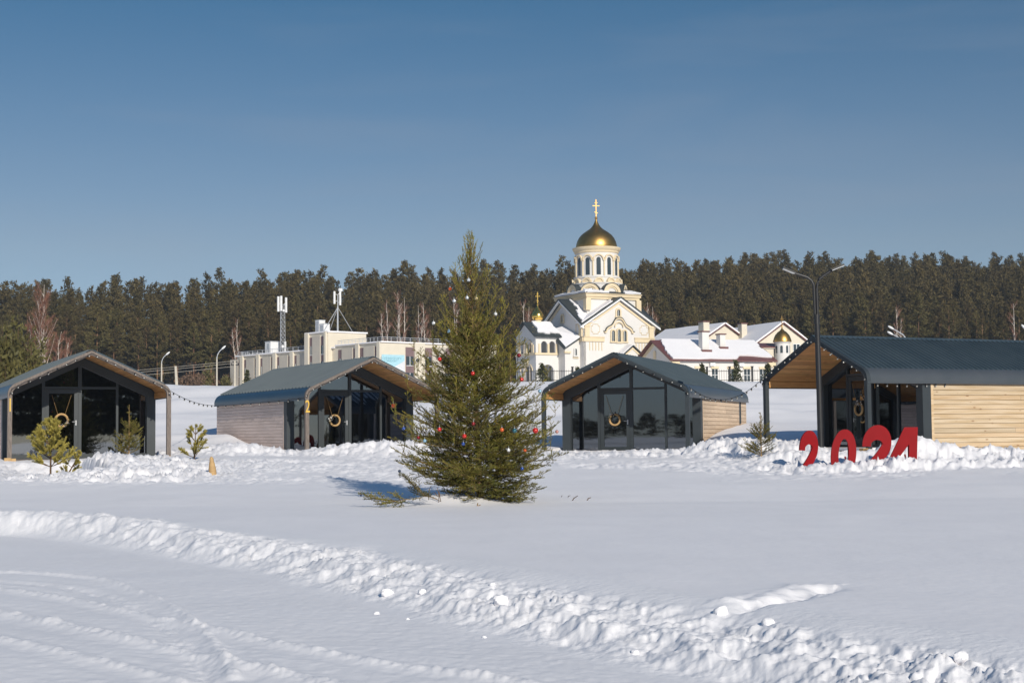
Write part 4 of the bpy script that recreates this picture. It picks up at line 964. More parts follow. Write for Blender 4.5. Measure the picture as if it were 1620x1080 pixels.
# big kokoshnik gables round the drum
for k in range(8):
    a=-pi/2+k*pi/4; b=MB(); R=Matrix.Rotation(a+pi/2,3,'Z'); rr=3.55
    T=lambda x,z,d:(R@Vector((x,-rr-d,z)))+Vector((tc,tc,0))
    b.mi=0; b.prism([(1.35*math.cos(pi*j/18),20.55+1.35*math.sin(pi*j/18)) for j in range(19)],T,-.9,.5)
    b.mi=1; b.band(archline(1.45,0,20.55,18),archline(1.02,0,20.55,18),T,.2,.72); b.band(archline(.98,0,20.55,18),archline(.78,0,20.55,18),T,.4,.62)
    b.mi=2; b.band(archline(1.53,0,20.55,18),archline(1.455,0,20.55,18),T,-1.2,.80)
    b.build('kokoshnik',[M_white,M_ochre,M_droof],CH)
b=MB(); b.lathe([(3.62,20.6),(3.62,22.0),(3.75,22.02),(3.75,22.18),(3.35,22.25),(3.3,22.9),(3.42,22.95),(3.42,23.15),(3.1,23.2),(3.1,26.75)],48,(tc,tc,0)); b.build('drum',M_white,CH,True)
b=MB()
for k in range(12):
    a=2*pi*(k+.07)/12+rad(-28-2+90)*0-rad(88); R=Matrix.Rotation(a+pi/2,3,'Z')
    T=lambda x,z,d:(R@Vector((x,-3.36-d,z)))+Vector((tc,tc,0))
    b.band(archline(.72,0,22.2,12),archline(.50,0,22.2,12),T,-.1,.32); b.prism(archline(.5,0,22.2,12),T,-.1,.2)
b.build('small_kokoshniki',M_ochre,CH)
for k in range(12):
    a=2*pi*(k+.07)/12-rad(88); R=Matrix.Rotation(a+pi/2,3,'Z')
    T=lambda x,z,d:(R@Vector((x,-3.10-d,z)))+Vector((tc,tc,0))
    b=MB(); b.prism(archpoly(.62,2.55,12,0,23.35),T,-.2,.03); o=b.build('drum_window',M_win,CH)
    b=MB(); A=archline(.80,0,25.55,14); Bq=archline(.62,0,25.55,14); b.band(A,Bq,T,-.1,.2)
    R2=Matrix.Rotation(a+pi/2+pi/12,3,'Z'); T2=lambda x,z,d:(R2@Vector((x,-3.12-d,z)))+Vector((tc,tc,0))
    b.tube([T2(0,23.2,.06),T2(0,25.5,.06)],.11,8); b.prism([(-.2,25.4),(.2,25.4),(.2,25.58),(-.2,25.58)],T2,-.05,.24); b.build('drum_arcade',M_ochre,o)
b=MB(); b.lathe([(3.12,26.6),(3.25,26.72),(3.25,26.9),(3.4,27.0),(3.52,27.3),(3.55,27.36),(3.55,27.46),(2.8,27.5)],48,(tc,tc,0)); b.build('drum_cornice',M_ochre,CH,True)
dome=[(3.02,27.5),(3.03,27.62),(2.98,28.0),(2.86,28.45),(2.62,28.95),(2.28,29.4),(1.86,29.75),(1.42,30.05),(1.0,30.32),(.68,30.62),(.45,30.95),(.28,31.3),(.17,31.6),(.1,31.85)]
b=MB(); b.lathe(dome,48,(tc,tc,0)); b.lathe([(3.2,27.47),(3.22,27.53),(3.0,27.58)],48,(tc,tc,0)); dm=b.build('dome',M_gold,CH,True)
def cross(b,c,s):
    x,y,z=c
    b.sphere((x,y,z+.1*s),.2*s,12,8); b.box((x,y,z+1.35*s),(.11*s,.11*s,2.5*s)); b.box((x,y,z+1.75*s),(.95*s,.09*s,.1*s)); b.box((x,y,z+2.15*s),(.4*s,.09*s,.08*s)); b.box((x,y,z+.85*s),(.5*s,.08*s,.08*s),Matrix.Rotation(.35,3,'Y'))
b=MB(); cross(b,(0,0,0),1.1); o=b.build('cross',M_gold,CH); o.location=(tc,tc,31.85); o.rotation_euler=(0,0,rad(-18))
# narthex on the left and two-storey entrance porch
ua,va=-2.45,1.0; vb=10.8
b=MB(); zl,zm,zh=12.4,13.9,15.3
v=[(ua,va,ZB),(0.02,va,ZB),(0.02,va,zm),(ua,va,zl)]; b.add(v,[(0,1,2,3)])
v=[(ua,va,ZB),(ua,va,zl),(ua,(va+vb)/2,zh),(ua,vb,zl),(ua,vb,ZB)]; b.add(v,[(0,1,2,3,4)])
v=[(ua,vb,ZB),(0.02,vb,ZB),(0.02,vb,zm),(ua,vb,zl)]; b.add(v,[(3,2,1,0)]); nx=b.build('narthex_wall',M_white,CH)
b=MB(); vm=(va+vb)/2
slab(b,[(ua-.35,va-.35,zl-.2),(0,va-.35,zm),(0,vm,zh+.3),(ua-.35,vm,zh+.1)],.14); slab(b,[(ua-.35,vb+.35,zl-.2),(0,vb+.35,zm),(0,vm,zh+.3),(ua-.35,vm,zh+.1)],.141); b.build('narthex_roof',M_droof,nx)
b=MB(); slab(b,[(ua-.0,va-.3,zl+.11),(0,va-.3,zm+.16),(0,vm-.3,zh+.46),(ua+.1,vm-.9,zh-.08)],.16); b.build('narthex_snow',M_snow,nx)
TRv=TRr(va); window(TRv,-.75,11.45,.36,.95,.16,'window',nx,M_white)
b=MB(); b.prism([(-1.2,11.05),(-.3,11.05),(-.3,11.17),(-1.2,11.17)],TRv,.003,.2); b.prism([(ua-.2,11.75),(ua+.85,11.75),(ua+.85,12.0),(ua-.2,12.0)],TRv,.003,.3); b.build('narthex_band',M_ochre,nx)
up0,up1,vp0,vp1=-6.1,ua,2.85,8.75; PE,PA=14.3,16.2
TRp=TRr(vp0); TLp=lambda a,c,d:(up0-d,a,c)
def arcade_wall(b,T,x0,x1,zb,zt,ops,th=.35):
    """wall with round-headed openings: piers, spandrels"""
    xs=x0
    for cx,w_,zs,zh_ in ops:
        b.prism([(xs,zb),(cx-w_/2,zb),(cx-w_/2,zt),(xs,zt)],T,-th,0)
        if zs>zb+.01: b.prism([(cx-w_/2,zb),(cx+w_/2,zb),(cx+w_/2,zs),(cx-w_/2,zs)],T,-th,0)
        r=w_/2; q=[(cx-r,zh_-r)]+[(cx-r*math.cos(pi*k/12),zh_-r+r*math.sin(pi*k/12)) for k in range(13)]
        top=[(x,zt) for x,_ in q]; b.band(top,q,T,-th,0); xs=cx+w_/2
    b.prism([(xs,zb),(x1,zb),(x1,zt),(xs,zt)],T,-th,0)
b=MB(); arcade_wall(b,TRp,up0,up1,ZB,11.55,[((up0+up1)/2+.1,1.9,ZB,10.2)]); arcade_wall(b,TRp,up0,up1,11.55,PE-.02,[(up0+1.35,.95,11.75,13.5),(up0+2.65,.95,11.75,13.5)])
arcade_wall(b,TLp,vp0+.35,vp1,ZB,11.55,[(vp0+1.9,1.3,ZB,10.0),(vp0+3.75,1.3,ZB,10.0)]); arcade_wall(b,TLp,vp0+.35,vp1,11.55,PE-.02,[(vp0+1.9,1.2,11.75,13.4),(vp0+3.75,1.2,11.75,13.4)])
vm2=(vp0+vp1)/2; b.prism([(vp0,PE-.019),(vp1,PE-.019),(vm2,PA)],TLp,-.35,-.001)
b.bb(up0+.36,up1,vp0+.36,vp1,11.2,11.5); pc=b.build('porch_wall',M_white,CH)
b=MB(); s_=(PA-PE)/(vp1-vm2)
for sgn in(-1,1): slab(b,[(up0-.5,vm2,PA+.05),(up1+.3,vm2,PA+.05),(up1+.3,vm2+sgn*(vm2-vp0+.5),PE+.05-.5*s_),(up0-.5,vm2+sgn*(vm2-vp0+.5),PE+.05-.5*s_)],.16)
b.build('porch_roof',M_droof,pc)
b=MB(); snowslab(b,(up0,vm2,PA+.25),(1,0,0),Vector((0,-1,-s_)),[(.9,.1),(3.9,.2),(3.9,2.9),(2.4,2.6),(2.3,3.0),(.5,2.7),(.9,1.6)],.18,9,.12); b.build('porch_snow',M_snow,pc)
b=MB(); b.prism([(up0-.1,11.55),(up1,11.55),(up1,11.85),(up0-.1,11.85)],TRp,.003,.15); b.prism([(vp0-.1,11.55),(vp1,11.55),(vp1,11.85),(vp0-.1,11.85)],TLp,.003,.15)
for cx in(up0+.55,up0+2.0,up0+3.35): b.prism([(cx-.16,11.86),(cx+.16,11.86),(cx+.16,13.1),(cx-.16,13.1)],TRp,.003,.12)
for cx in(vp0+.9,vp0+2.83,vp0+4.8): b.prism([(cx-.3,11.86),(cx+.3,11.86),(cx+.3,13.0),(cx-.3,13.0)],TLp,.003,.12)
for cx in(vp0+1.9,vp0+3.75): b.band(archline(.95,cx,12.8,12),archline(.78,cx,12.8,12),TLp,.003,.1); b.band(archline(.95,cx,9.35,12),archline(.78,cx,9.35,12),TLp,.003,.1)
b.prism([(vp0+2.3,9.9),(vp0+3.4,9.9),(vp0+3.4,11.1),(vp0+2.3,11.1)],TLp,.003,.08); b.build('porch_trim',M_ochre,pc)
b=MB(); b.lathe([(.45,PA-.3),(.5,PA+.2),(.5,PA+.55)],16,(-4.1,vm2,0)); b.build('cupola_neck',M_ochre,pc)
b=MB(); b.lathe([(.62,16.7),(.8,16.95),(.86,17.25),(.78,17.6),(.55,17.95),(.3,18.25),(.14,18.6),(.06,18.9)],20,(-4.1,vm2,0)); b.build('cupola',M_goldb,pc,True)
b=MB(); cross(b,(0,0,0),.72); o=b.build('cupola_cross',M_goldb,pc); o.location=(-4.1,vm2,18.85); o.rotation_euler=(0,0,rad(-18))

# ------------------------------------------------------------------ white church house, cream houses, chapel
def hgable(b,L,D,zb,ze,za):
    q=[(0,zb),(D,zb),(D,ze),(D/2,za),(0,ze)]
    b.prism(q,lambda a,c,d:(d,a,c),0,.3); b.prism(q,lambda a,c,d:(L-.3+d,a,c),0,.3); b.bb(.301,L-.301,0,.3,zb,ze); b.bb(.301,L-.301,D-.3,D,zb,ze)
def hroof(b,L,D,ze,za,ov,h0,h1,e0,e1):
    s=(za-ze)/(D/2); A=[(-ov,ze-ov*s+h1),(D/2,za+h1),(D+ov,ze-ov*s+h1)]; Bq=[(-ov,ze-ov*s+h0),(D/2,za+h0),(D+ov,ze-ov*s+h0)]
    b.band(A,Bq,lambda a,c,d:(d,a,c),-e0,L+e1)
p=at(1065,602,213); WH=thing('white_house',(p.x,p.y,0),rad(22),'long white single-storey house with a snow-covered roof and two white chimneys','house')
L,D,zb,ze,za=15.8,10.6,6.6,10.45,13.2
b=MB(); hgable(b,L,D,zb,ze,za); b.build('wall',M_white,WH)
b=MB(); hroof(b,L,D,ze,za,.55,.04,.22,.7,.5); b.build('roof',M_mar,WH)
s=(za-ze)/(D/2); b=MB(); snowslab(b,(0,D/2,za+.235),(1,0,0),Vector((0,-1,-s)),[(.9,.0),(15.9,.0),(15.9,5.0),(11,4.6),(9.8,5.6),(-.2,5.7),(-.3,4.2),(.3,1.8)],.22,11,.1); snowslab(b,(0,D/2,za+.235),(1,0,0),Vector((0,1,-s)),[(.9,.0),(15.9,.0),(15.9,5.4),(.5,5.4)],.22,12,.1); b.build('roof_snow',M_snow,WH)
b=MB()
T=lambda a,c,d:(-d,a,c); b.band([(-.0,ze-.0),(D/2,za),(D,ze)],[(.0,ze-.5),(D/2,za-.5),(D,ze-.5)],T,.003,.12); b.bb(-.3,.9,-.35,-.003,ze-.95,ze-.3); b.bb(L-.9,L+.3,-.35,-.003,ze-.95,ze-.3); b.build('trim',M_ochre,WH)
b=MB(); b.prism(archpoly(.75,1.2,10,D/2,10.7),T,.003,.1); b.build('gable_niche',M_ochre,WH)
for k in range(6):
    cx=1.4+k*2.55; 
    if cx>L-1: break
    b=MB(); b.prism([(cx-.45,7.5),(cx+.45,7.5),(cx+.45,9.15),(cx-.45,9.15)],TR,.004,.03); o=b.build('window',M_win,WH)
    b=MB(); b.prism([(cx-.6,9.2),(cx+.6,9.2),(cx+.6,9.5),(cx-.6,9.5)],TR,.003,.15); b.build('lintel',M_ochre,o)
    b=MB(); b.prism([(cx-.04,7.5),(cx+.04,7.5),(cx+.04,9.15),(cx-.04,9.15)],TR,.035,.05); b.prism([(cx-.45,8.3),(cx+.45,8.3),(cx+.45,8.36),(cx-.45,8.36)],TR,.035,.052); b.build('glazing_bar',M_wpaint,o)
for cx in(6.0,10.6):
    b=MB(); b.bb(cx-.38,cx+.38,-.42,-.06,9.55,10.0); b.lathe([(.16,0),(.16,.02)],12,(cx,-.43,9.78)); b.build('air_conditioner',M_wpaint,WH)
for cx,y0,h_,w_ in((6.1,2.2,14.4,1.05),(9.4,3.2,14.15,.85)):
    zr=ze+y0*s; b=MB(); b.mi=0; b.bb(cx-w_/2,cx+w_/2,y0-.5,y0+.6,zr-.3,h_); b.mi=1; b.bb(cx-w_/2-.12,cx+w_/2+.12,y0-.62,y0+.72,h_+.001,h_+.16); b.bb(cx-w_/2-.25,cx+w_/2+.25,y0-.9,y0+.62,zr-.2,zr+.32); b.build('chimney',[M_white,M_mar],WH)
def house(px,py,Y,yaw,L,D,zb,ze,za,label,chim=(),wins=(),mw=M_cream,snow=1):
    p=at(px,py,Y); H=thing('cream_house',(p.x,p.y,0),rad(yaw),label,'house','cream houses behind the church house')
    b=MB(); hgable(b,L,D,zb,ze,za); b.build('wall',mw,H); b=MB(); hroof(b,L,D,ze,za,.4,.04,.22,.4,.4); b.build('roof',M_mar,H)
    s=(za-ze)/(D/2); b=MB()
    for sg_ in(-1,1): snowslab(b,(0,D/2,za+.235),(1,0,0),Vector((0,sg_,-s)),[(-.3,.0),(L+.3,.0),(L+.3,D/2+.3),(-.3,D/2+.3)],.22,int(px)+sg_,.08)
    b.build('roof_snow',M_snow,H)
    for cx,cy,h_,w_ in chim:
        zr=za-abs(cy-D/2)*s; b=MB(); b.mi=0; b.bb(cx-w_/2,cx+w_/2,cy-w_*.4,cy+w_*.4,zr-.3,h_); b.mi=1; b.bb(cx-w_/2-.12,cx+w_/2+.12,cy-w_*.4-.12,cy+w_*.4+.12,h_+.001,h_+.16); b.build('chimney',[mw,M_mar],H)
    for T,cx,z0,w_,h_ in wins:
        b=MB(); b.prism([(cx-w_/2,z0),(cx+w_/2,z0),(cx+w_/2,z0+h_),(cx-w_/2,z0+h_)],T,.004,.04); o=b.build('window',M_win,H)
        b=MB(); b.prism([(cx-.05,z0),(cx+.05,z0),(cx+.05,z0+h_),(cx-.05,z0+h_)],T,.042,.06); b.band([(cx-w_/2-.1,z0-.1),(cx-w_/2-.1,z0+h_+.1),(cx+w_/2+.1,z0+h_+.1),(cx+w_/2+.1,z0-.1)],[(cx-w_/2,z0),(cx-w_/2,z0+h_),(cx+w_/2,z0+h_),(cx+w_/2,z0)],T,.003,.07); b.build('window_frame',M_wpaint,o)
    return H
# gable ends look towards the camera: local x runs back
house(1201,560,245,118,16,13.2,7,13.2,17.1,'smaller cream house with a square chimney, behind the long white house',chim=((1.8,9.2,17.6,1.4),))
house(1297,560,240,112,24,13,7,12.6,16.9,'large cream house with a window in its gable, behind the small gold dome',chim=((7,9.5,17.3,1.2),(13,9.5,17.2,1.2)),wins=((lambda a,c,d:(-d,a,c),4.2,12.3,1.1,1.5),))
p=at(1085,545,250); house(1060,560,252,20,14,9,7,13,15.1,'far house right of the church, only its snowy ridge and roof showing',chim=((3,4,15.9,1.0),(9,4,16,1.0)))
p=at(1238,560,222); CHP=thing('chapel',(p.x,p.y,0),rad(20),'small white round chapel with a golden dome in front of the cream gable','chapel')
b=MB(); b.lathe([(1.05,9.5),(1.05,13.0),(1.2,13.05),(1.2,13.2)],24); b.build('wall',M_white,CHP,True)
for k in range(8):
    R=Matrix.Rotation(k*pi/4+.15,3,'Z'); T=lambda x,z,d:R@Vector((x,-1.04-d,z)); b=MB(); b.prism(archpoly(.34,1.05,8,0,11.6),T,-.05,.03); b.build('window',M_win,CHP)
b=MB(); b.lathe([(1.32,13.2),(1.33,13.3),(1.2,13.75),(1.0,14.2),(.65,14.6),(.3,14.85),(.12,15.1),(.05,15.4)],24); b.build('dome',M_gold,CHP,True)
b=MB(); cross(b,(0,0,15.4),.6); b.build('cross',M_gold,CHP)
b=MB(); b.bb(-2.9,.8,.6,4,9.3,12.3); b.build('annex_wall',M_cream,CHP); b=MB(); slab(b,[(-3.2,.3,12.35),(1,.3,12.35),(1,4.2,13.1),(-3.2,4.2,13.1)],.2); b.build('annex_roof',M_mar,CHP)

# ------------------------------------------------------------------ beige block with its roof gear
K=Vector((-22.7,270,0)); dl=Vector((-31.6,37,0)); LW=dl.length; dl.normalize(); dr=Vector((dl.y,-dl.x,0)); 
ang=math.atan2(dr.y,dr.x)
BK=thing('beige_block',K,ang,'beige office block with mauve window strips and a flat railed roof','building')
# local: x along the right wing, y along the left wing (both away from the near corner)
ZB2,ZT=8.5,16.7; TLb=lambda a,c,d:(-d,a,c)
b=MB(); b.bb(.0,26,.0,14,ZB2,ZT); b.bb(.001,14,14.001,LW,ZB2,ZT-.35); b.build('wall',M_cream,BK)
ty0,ty1=15.2,22.5
b=MB(); b.bb(-.9,7.5,ty0,ty1,ZB2,19.3); b.build('tower_wall',M_cream,BK)
b=MB(); b.bb(-.3,26.2,-.3,14.0,ZT+.002,ZT+.22); b.bb(-.3,14.2,14.05,LW+.2,ZT-.348,ZT-.1); b.bb(-1.1,7.7,ty0-.2,ty1+.2,19.302,19.55); b.build('roof_snow',M_snow,BK)
def facade(T,x0,x1,zt,seq,dpt,z0=ZB2):
    x=x0
    for kind,w_ in seq:
        if x>=x1: break
        if kind=='p': b=MB(); b.prism([(x,z0),(x+w_,z0),(x+w_,zt-.5),(x,zt-.5)],T,dpt+.002,dpt+.22); b.build('wall_panel',M_beige,BK)
        if kind=='c': b=MB(); b.prism([(x,z0),(x+w_,z0),(x+w_,zt+.1),(x,zt+.1)],T,dpt+.002,dpt+.42); b.build('pilaster',M_cream,BK)
        if kind=='w':
            b=MB(); b.prism([(x,z0),(x+w_,z0),(x+w_,zt-.7),(x,zt-.7)],T,dpt+.002,dpt+.06); o=b.build('window_strip',M_purp,BK)
            for zf in(zt-3.9,zt-6.8):
                b=MB(); b.prism([(x+.12,zf),(x+w_-.12,zf),(x+w_-.12,zf+1.6),(x+.12,zf+1.6)],T,dpt+.062,dpt+.09); b.build('window_pane',M_win,o)
                b=MB(); cx=x+w_/2; b.prism([(cx-.05,zf),(cx+.05,zf),(cx+.05,zf+1.6),(cx-.05,zf+1.6)],T,dpt+.092,dpt+.12); b.prism([(x+.12,zf-.1),(x+w_-.12,zf-.1),(x+w_-.12,zf),(x+.12,zf)],T,dpt+.062,dpt+.14); b.build('window_bar',M_wpaint,o)
        x+=w_
seq=[('w',1.3),('p',3.1),('w',1.3),('c',1.1)]
facade(TLb,.0,15,ZT,[('c',.9),('w',1.0),('p',3.2),('w',1.3),('c',1.0),('w',1.1),('p',3.4),('w',1.3)],0)
facade(TLb,ty0+.2,ty1,19.3,[('c',.6),('w',1.5),('p',2.6),('w',1.1),('c',1.2)],.9)
facade(TLb,ty1+.3,LW-.2,ZT-.35,[('w',1.0),('p',2.95),('w',1.0),('c',1.1)]*5,0)
facade(TR,5.2,26,ZT,[('w',1.8),('c',2.2),('w',1.8),('p',3.0),('w',1.8),('c',2)],0)
b=MB(); b.bb(0,5,-.08,-.003,10.2,14.6); b.build('banner',mat('white_banner',(.70,.72,.76),rough=.7),BK)
b=MB(); b.prism([(0.02,14.58),(4.9,14.58),(4.9,13.55),(1.7,12.0),(.02,11.4)],TR,.082,.09); bn=b.build('banner_colour',mat('sky_blue_print',(.40,.66,.76),rough=.7),BK)
M=Matrix(((1,0,0,2.0),(0,0,-1,-.093),(0,1,0,13.75),(0,0,0,1)))
text_mesh('banner_lettering','СОХРАНИ ВОЛГУ\nГОРИЗОНТ',.52,mat('teal_print',(.10,.30,.38),rough=.7),BK,M,.003)
def railing(P,h_,n):
    b=MB()
    for (a,c) in zip(P[:-1],P[1:]):
        a,c=Vector(a),Vector(c); up=Vector((0,0,h_))
        b.tube([a+up,c+up],.05,4); b.tube([a+up*.55,c+up*.55],.035,4)
        for k in range(n+1): q=a.lerp(c,k/n); b.tube([q,q+up],.045,4)
    b.build('roof_railing',M_steel,BK)
railing([(.1,13.5,ZT+.2),(.1,.1,ZT+.2),(25,.1,ZT+.2)],.75,12); railing([(.1,23,ZT-.12),(.1,LW-.2,ZT-.12),(12,LW-.2,ZT-.12)],.7,14)
def bk(px,py,y_l,x_l,z): # local point on the block's roof
    return BK.matrix_basis@Vector((x_l,y_l,z))
GROUPG='antenna gear on the roof of the beige block'
# lattice tower
yl=LW*.735; base=Vector(K)+dl*yl+dr*2.2; base.z=ZT-.1
LT=thing('lattice_mast',base,ang,'white lattice antenna tower standing on the low part of the beige roof','antenna tower'); hT=9.3; r0=.5
b=MB(); 
leg=[(-r0,-r0),(r0,-r0),(0,r0)]
for lx,ly in leg: b.tube([(lx,ly,0),(lx*.85,ly*.85,hT)],.045,5)
nk=11
for k in range(nk):
    z0,z1=hT*k/nk,hT*(k+1)/nk
    for i in range(3): 
        a,c=leg[i],leg[(i+1)%3]; b.tube([(a[0]*.93,a[1]*.93,z0),(c[0]*.93,c[1]*.93,z1)],.028,4); b.tube([(a[0]*.93,a[1]*.93,z1),(c[0]*.93,c[1]*.93,z0)],.028,4); b.tube([(a[0]*.93,a[1]*.93,z1),(c[0]*.93,c[1]*.93,z1)],.026,4)
b.build('lattice',M_steel,LT)
for x,y,z in((-.95,-.3,hT-1.4),(-.55,-.7,hT-1.3),(.85,-.2,hT-1.5)):
    b=MB(); b.bb(x-.2,x+.2,y-.1,y+.1,z,z+2.9); b.tube([(x,y,z+.4),(x*.4,y*.3,z+.4)],.05,5); b.tube([(x,y,z+2.),(x*.4,y*.3,z+1.4)],.05,5); b.build('antenna_panel',M_wpaint,LT)
b=MB(); b.sphere((0.1,-.6,hT-1.2),.25,10,8,(1,.4,1)); b.sphere((-.1,-.55,1.2),.3,10,8,(1,.4,1)); b.bb(.35,.7,-.5,-.2,.2,2.2); b.build('dish',M_wpaint,LT)
base2=Vector(K)+dl*(LW*.785)+dr*1.6; base2.z=ZT-.1
EC=thing('equipment_cabin',base2,ang,'white equipment box at the foot of the lattice tower on the beige roof','equipment box'); b=MB(); b.bb(-1,1,-1,1,0,2.2); b.build('casing',M_wpaint,EC); b=MB(); b.bb(-1.08,1.08,-1.08,1.08,2.201,2.3); b.build('lid',M_steel,EC); b=MB(); b.bb(-1.03,-1.004,-.5,.3,.1,1.9); b.build('door',M_steel,EC)
# mast with guy struts on the tall part
mb_=Vector(K)+dl*(ty0+2.0)+dr*2.6; mb_.z=19.5; MS=thing('antenna_mast',mb_,ang,'slim antenna mast with slanting struts on the tallest part of the beige roof','antenna mast')
b=MB(); b.tube([(0,0,0),(0,0,7.0)],.09,6); b.tube([(-.15,0,0),(-.1,0,4.8)],.06,5); b.tube([(.15,.1,0),(.05,0,4.8)],.06,5); b.build('pole',M_steel,MS)
b=MB(); b.tube([(-3.2,.0,0),(0,0,4.6)],.06,5); b.tube([(3.4,0,0),(0,0,4.6)],.05,5); b.tube([(0,3,0),(0,0,4.6)],.05,5); b.build('strut',M_steel,MS)
for x,z,h_ in((-.75,5.2,2.3),(.5,5.0,2.9)): b=MB(); b.bb(x-.17,x+.17,-.1,.1,z,z+h_); b.tube([(x,0,z+.5),(0,0,z+.5)],.04,4); b.tube([(x,0,z+h_-.5),(0,0,min(6.9,z+h_-.5))],.04,4); b.build('antenna_panel',M_wpaint,MS)
b=MB(); b.bb(.2,.9,-.2,.2,7.6,8.1); b.tube([(.3,0,7.0),(.5,0,7.7)],.06,5); b.build('camera_head',M_wpaint,MS)
for k,(yy,hh,lab) in enumerate(((ty1-2.2,2.3,'taller white cabinet on the tallest part of the beige roof'),(ty1-3.7,1.5,'shorter white cabinet beside the taller one on the beige roof'))):
    q=Vector(K)+dl*yy+dr*.8; q.z=19.5; e=thing('roof_cabinet',q,ang,lab,'equipment box',GROUPG); b=MB(); b.bb(-.65,.65,-.65,.65,0,hh); b.build('casing',M_wpaint,e); b=MB(); b.bb(-.7,.7,-.7,.7,hh+.001,hh+.08); b.build('lid',M_steel,e); b=MB(); b.bb(-.68,-.652,-.5,.5,.2,hh-.2); b.build('door',M_steel,e)
q=Vector(K)+dl*(ty0+4.0)+dr*1.2; q.z=19.5; e=thing('satellite_dish',q,ang,'grey round dish on the beige roof left of the slim mast','dish'); b=MB(); b.lathe([(0.02,0),(.35,.05),(.65,.2)],16); o=b.build('reflector',M_steel,e,True); o.rotation_euler=(rad(80),0,0); o.location=(0,0,1.1); b=MB(); b.tube([(0,0,0),(0,.1,1.1)],.05,6); b.build('post',M_steel,e)

# ------------------------------------------------------------------ street lamps, poles, wires, fence
def curved_lamp(px,yb,yt,Y,side,label,double=False,arm=.62,name='street_lamp'):
    p=at(px,yb,Y); p.z=min(p.z,gz(p.x,p.y)); H=at(px,yt,Y).z-p.z; t=thing(name,p,0,label,'street lamp','pale street lamps behind the cabins')
    b=MB(); b.tube([(0,0,-.3),(0,0,H*.75)],[.095,.075],8); b.build('pole',M_conc if not double else M_steel,t,True)
    for k in range(2 if double else 1):
        z0=H*.75-(.5*k); b=MB(); pts=[(0,0,z0)]
        if not double:
            for i in range(1,8): a=pi/2*.62*i/7; pts.append((side*arm*(1-math.cos(a))*1.9,0,z0+(H-z0)*.96*math.sin(a)/math.sin(pi/2*.62)))
        else: pts+=[(side*.15,0,z0+.2),(side*.7,.2*k,z0+.55),(side*1.05,.3*k,z0+.75)]
        b.tube(pts,.05,6); ar=b.build('arm',M_steel,t,True)
        e=Vector(pts[-1]); d=(e-Vector(pts[-2])).normalized(); b=MB(); b.sphere((0,0,0),1,12,8,(.34,.15,.11)); o=b.build('lamp_head',M_wpaint,ar,True); o.location=e+d*.3; o.rotation_euler=(0,-math.atan2(d.z,abs(d.x))*side,0 if side>0 else 0)
    return t
curved_lamp(255.5,616,561,190,1,'pale street lamp with a curved arm just right of the roof of cabin 1')
curved_lamp(343,615,552,175,1,'taller pale street lamp with a curved arm left of the beige block')
curved_lamp(1432,560,509,150,-1,'double-headed street lamp rising behind the roof of the yellow pine cabin',True)
curved_lamp(1631,560,520,150,-1,'street lamp at the right edge of the photo, only its head showing',arm=.5)
def pole(px,yb,yt,Y,lean_,label,arm=False):
    p=at(px,yb,Y); p.z=min(p.z,gz(p.x,p.y)); H=at(px,yt,Y).z-p.z; t=thing('utility_pole',p,0,label,'utility pole','concrete poles behind the cabins'); b=MB(); b.tube([(0,0,-.3),(lean_*H,0,H)],[.2,.14],6); b.build('shaft',M_conc,t)
    if arm: b=MB(); b.bb(-.5,.5,-.06,.06,H-.7,H-.58); b.bb(-.35,.35,-.06,.06,H-.25,H-.15); [b.tube([(x,0,H-.58),(x,0,H-.35)],.06,6) for x in(-.45,0,.45)]; b.build('cross_arm',M_iron,t)
    return p,H
pole(280,614,579,185,-.07,'bare leaning concrete pole between the two curved street lamps')
pp,ph=pole(371.5,616,570,215,0,'concrete utility pole with wires at the left corner of the beige block',True)
wr=thing('power_line',(pp.x,pp.y,pp.z+ph-.4),0,'thin wires running left from the utility pole across the forest edge','wires')
for k,dz in enumerate((0,-.45,.3)):
    b=MB(); b.tube([Vector((-.4,0,dz))+q for q in sag((0,0,0),(-62,15,-1.5),.9,10)],.022,4); b.build('wire',M_conc,wr)
# iron fence along the church hill
FA=at(800,600,200); FB=at(1262,604,198)
FA.z=FB.z=0; fd=(FB-FA); fl=fd.length; fdn=fd.normalized()
FN=thing('iron_fence',(FA.x,FA.y,0),math.atan2(fdn.y,fdn.x),'black iron fence along the foot of the church and the white house','fence')
n=13; b=MB()
for k in range(n+1):
    x=fl*k/n; g=gz(FA.x+fdn.x*x,FA.y+fdn.y*x); c=MB(); c.bb(x-.13,x+.13,-.13,.13,g-.3,g+2.0); c.bb(x-.18,x+.18,-.18,.18,g+2.001,g+2.1); c.build('fence_post',M_iron,FN)
x=0.
while x<fl:
    g=gz(FA.x+fdn.x*x,FA.y+fdn.y*x); b.bb(x-.018,x+.018,-.018,.018,g-.1,g+1.7); x+=.3
for zz in(.35,1.5):
    for k in range(n): x0,x1=fl*k/n,fl*(k+1)/n; g0=gz(FA.x+fdn.x*x0,FA.y+fdn.y*x0); g1=gz(FA.x+fdn.x*x1,FA.y+fdn.y*x1); b.tube([(x0,0,g0+zz),(x1,0,g1+zz)],.035,4)
b.build('fence_bars',M_iron,FN)

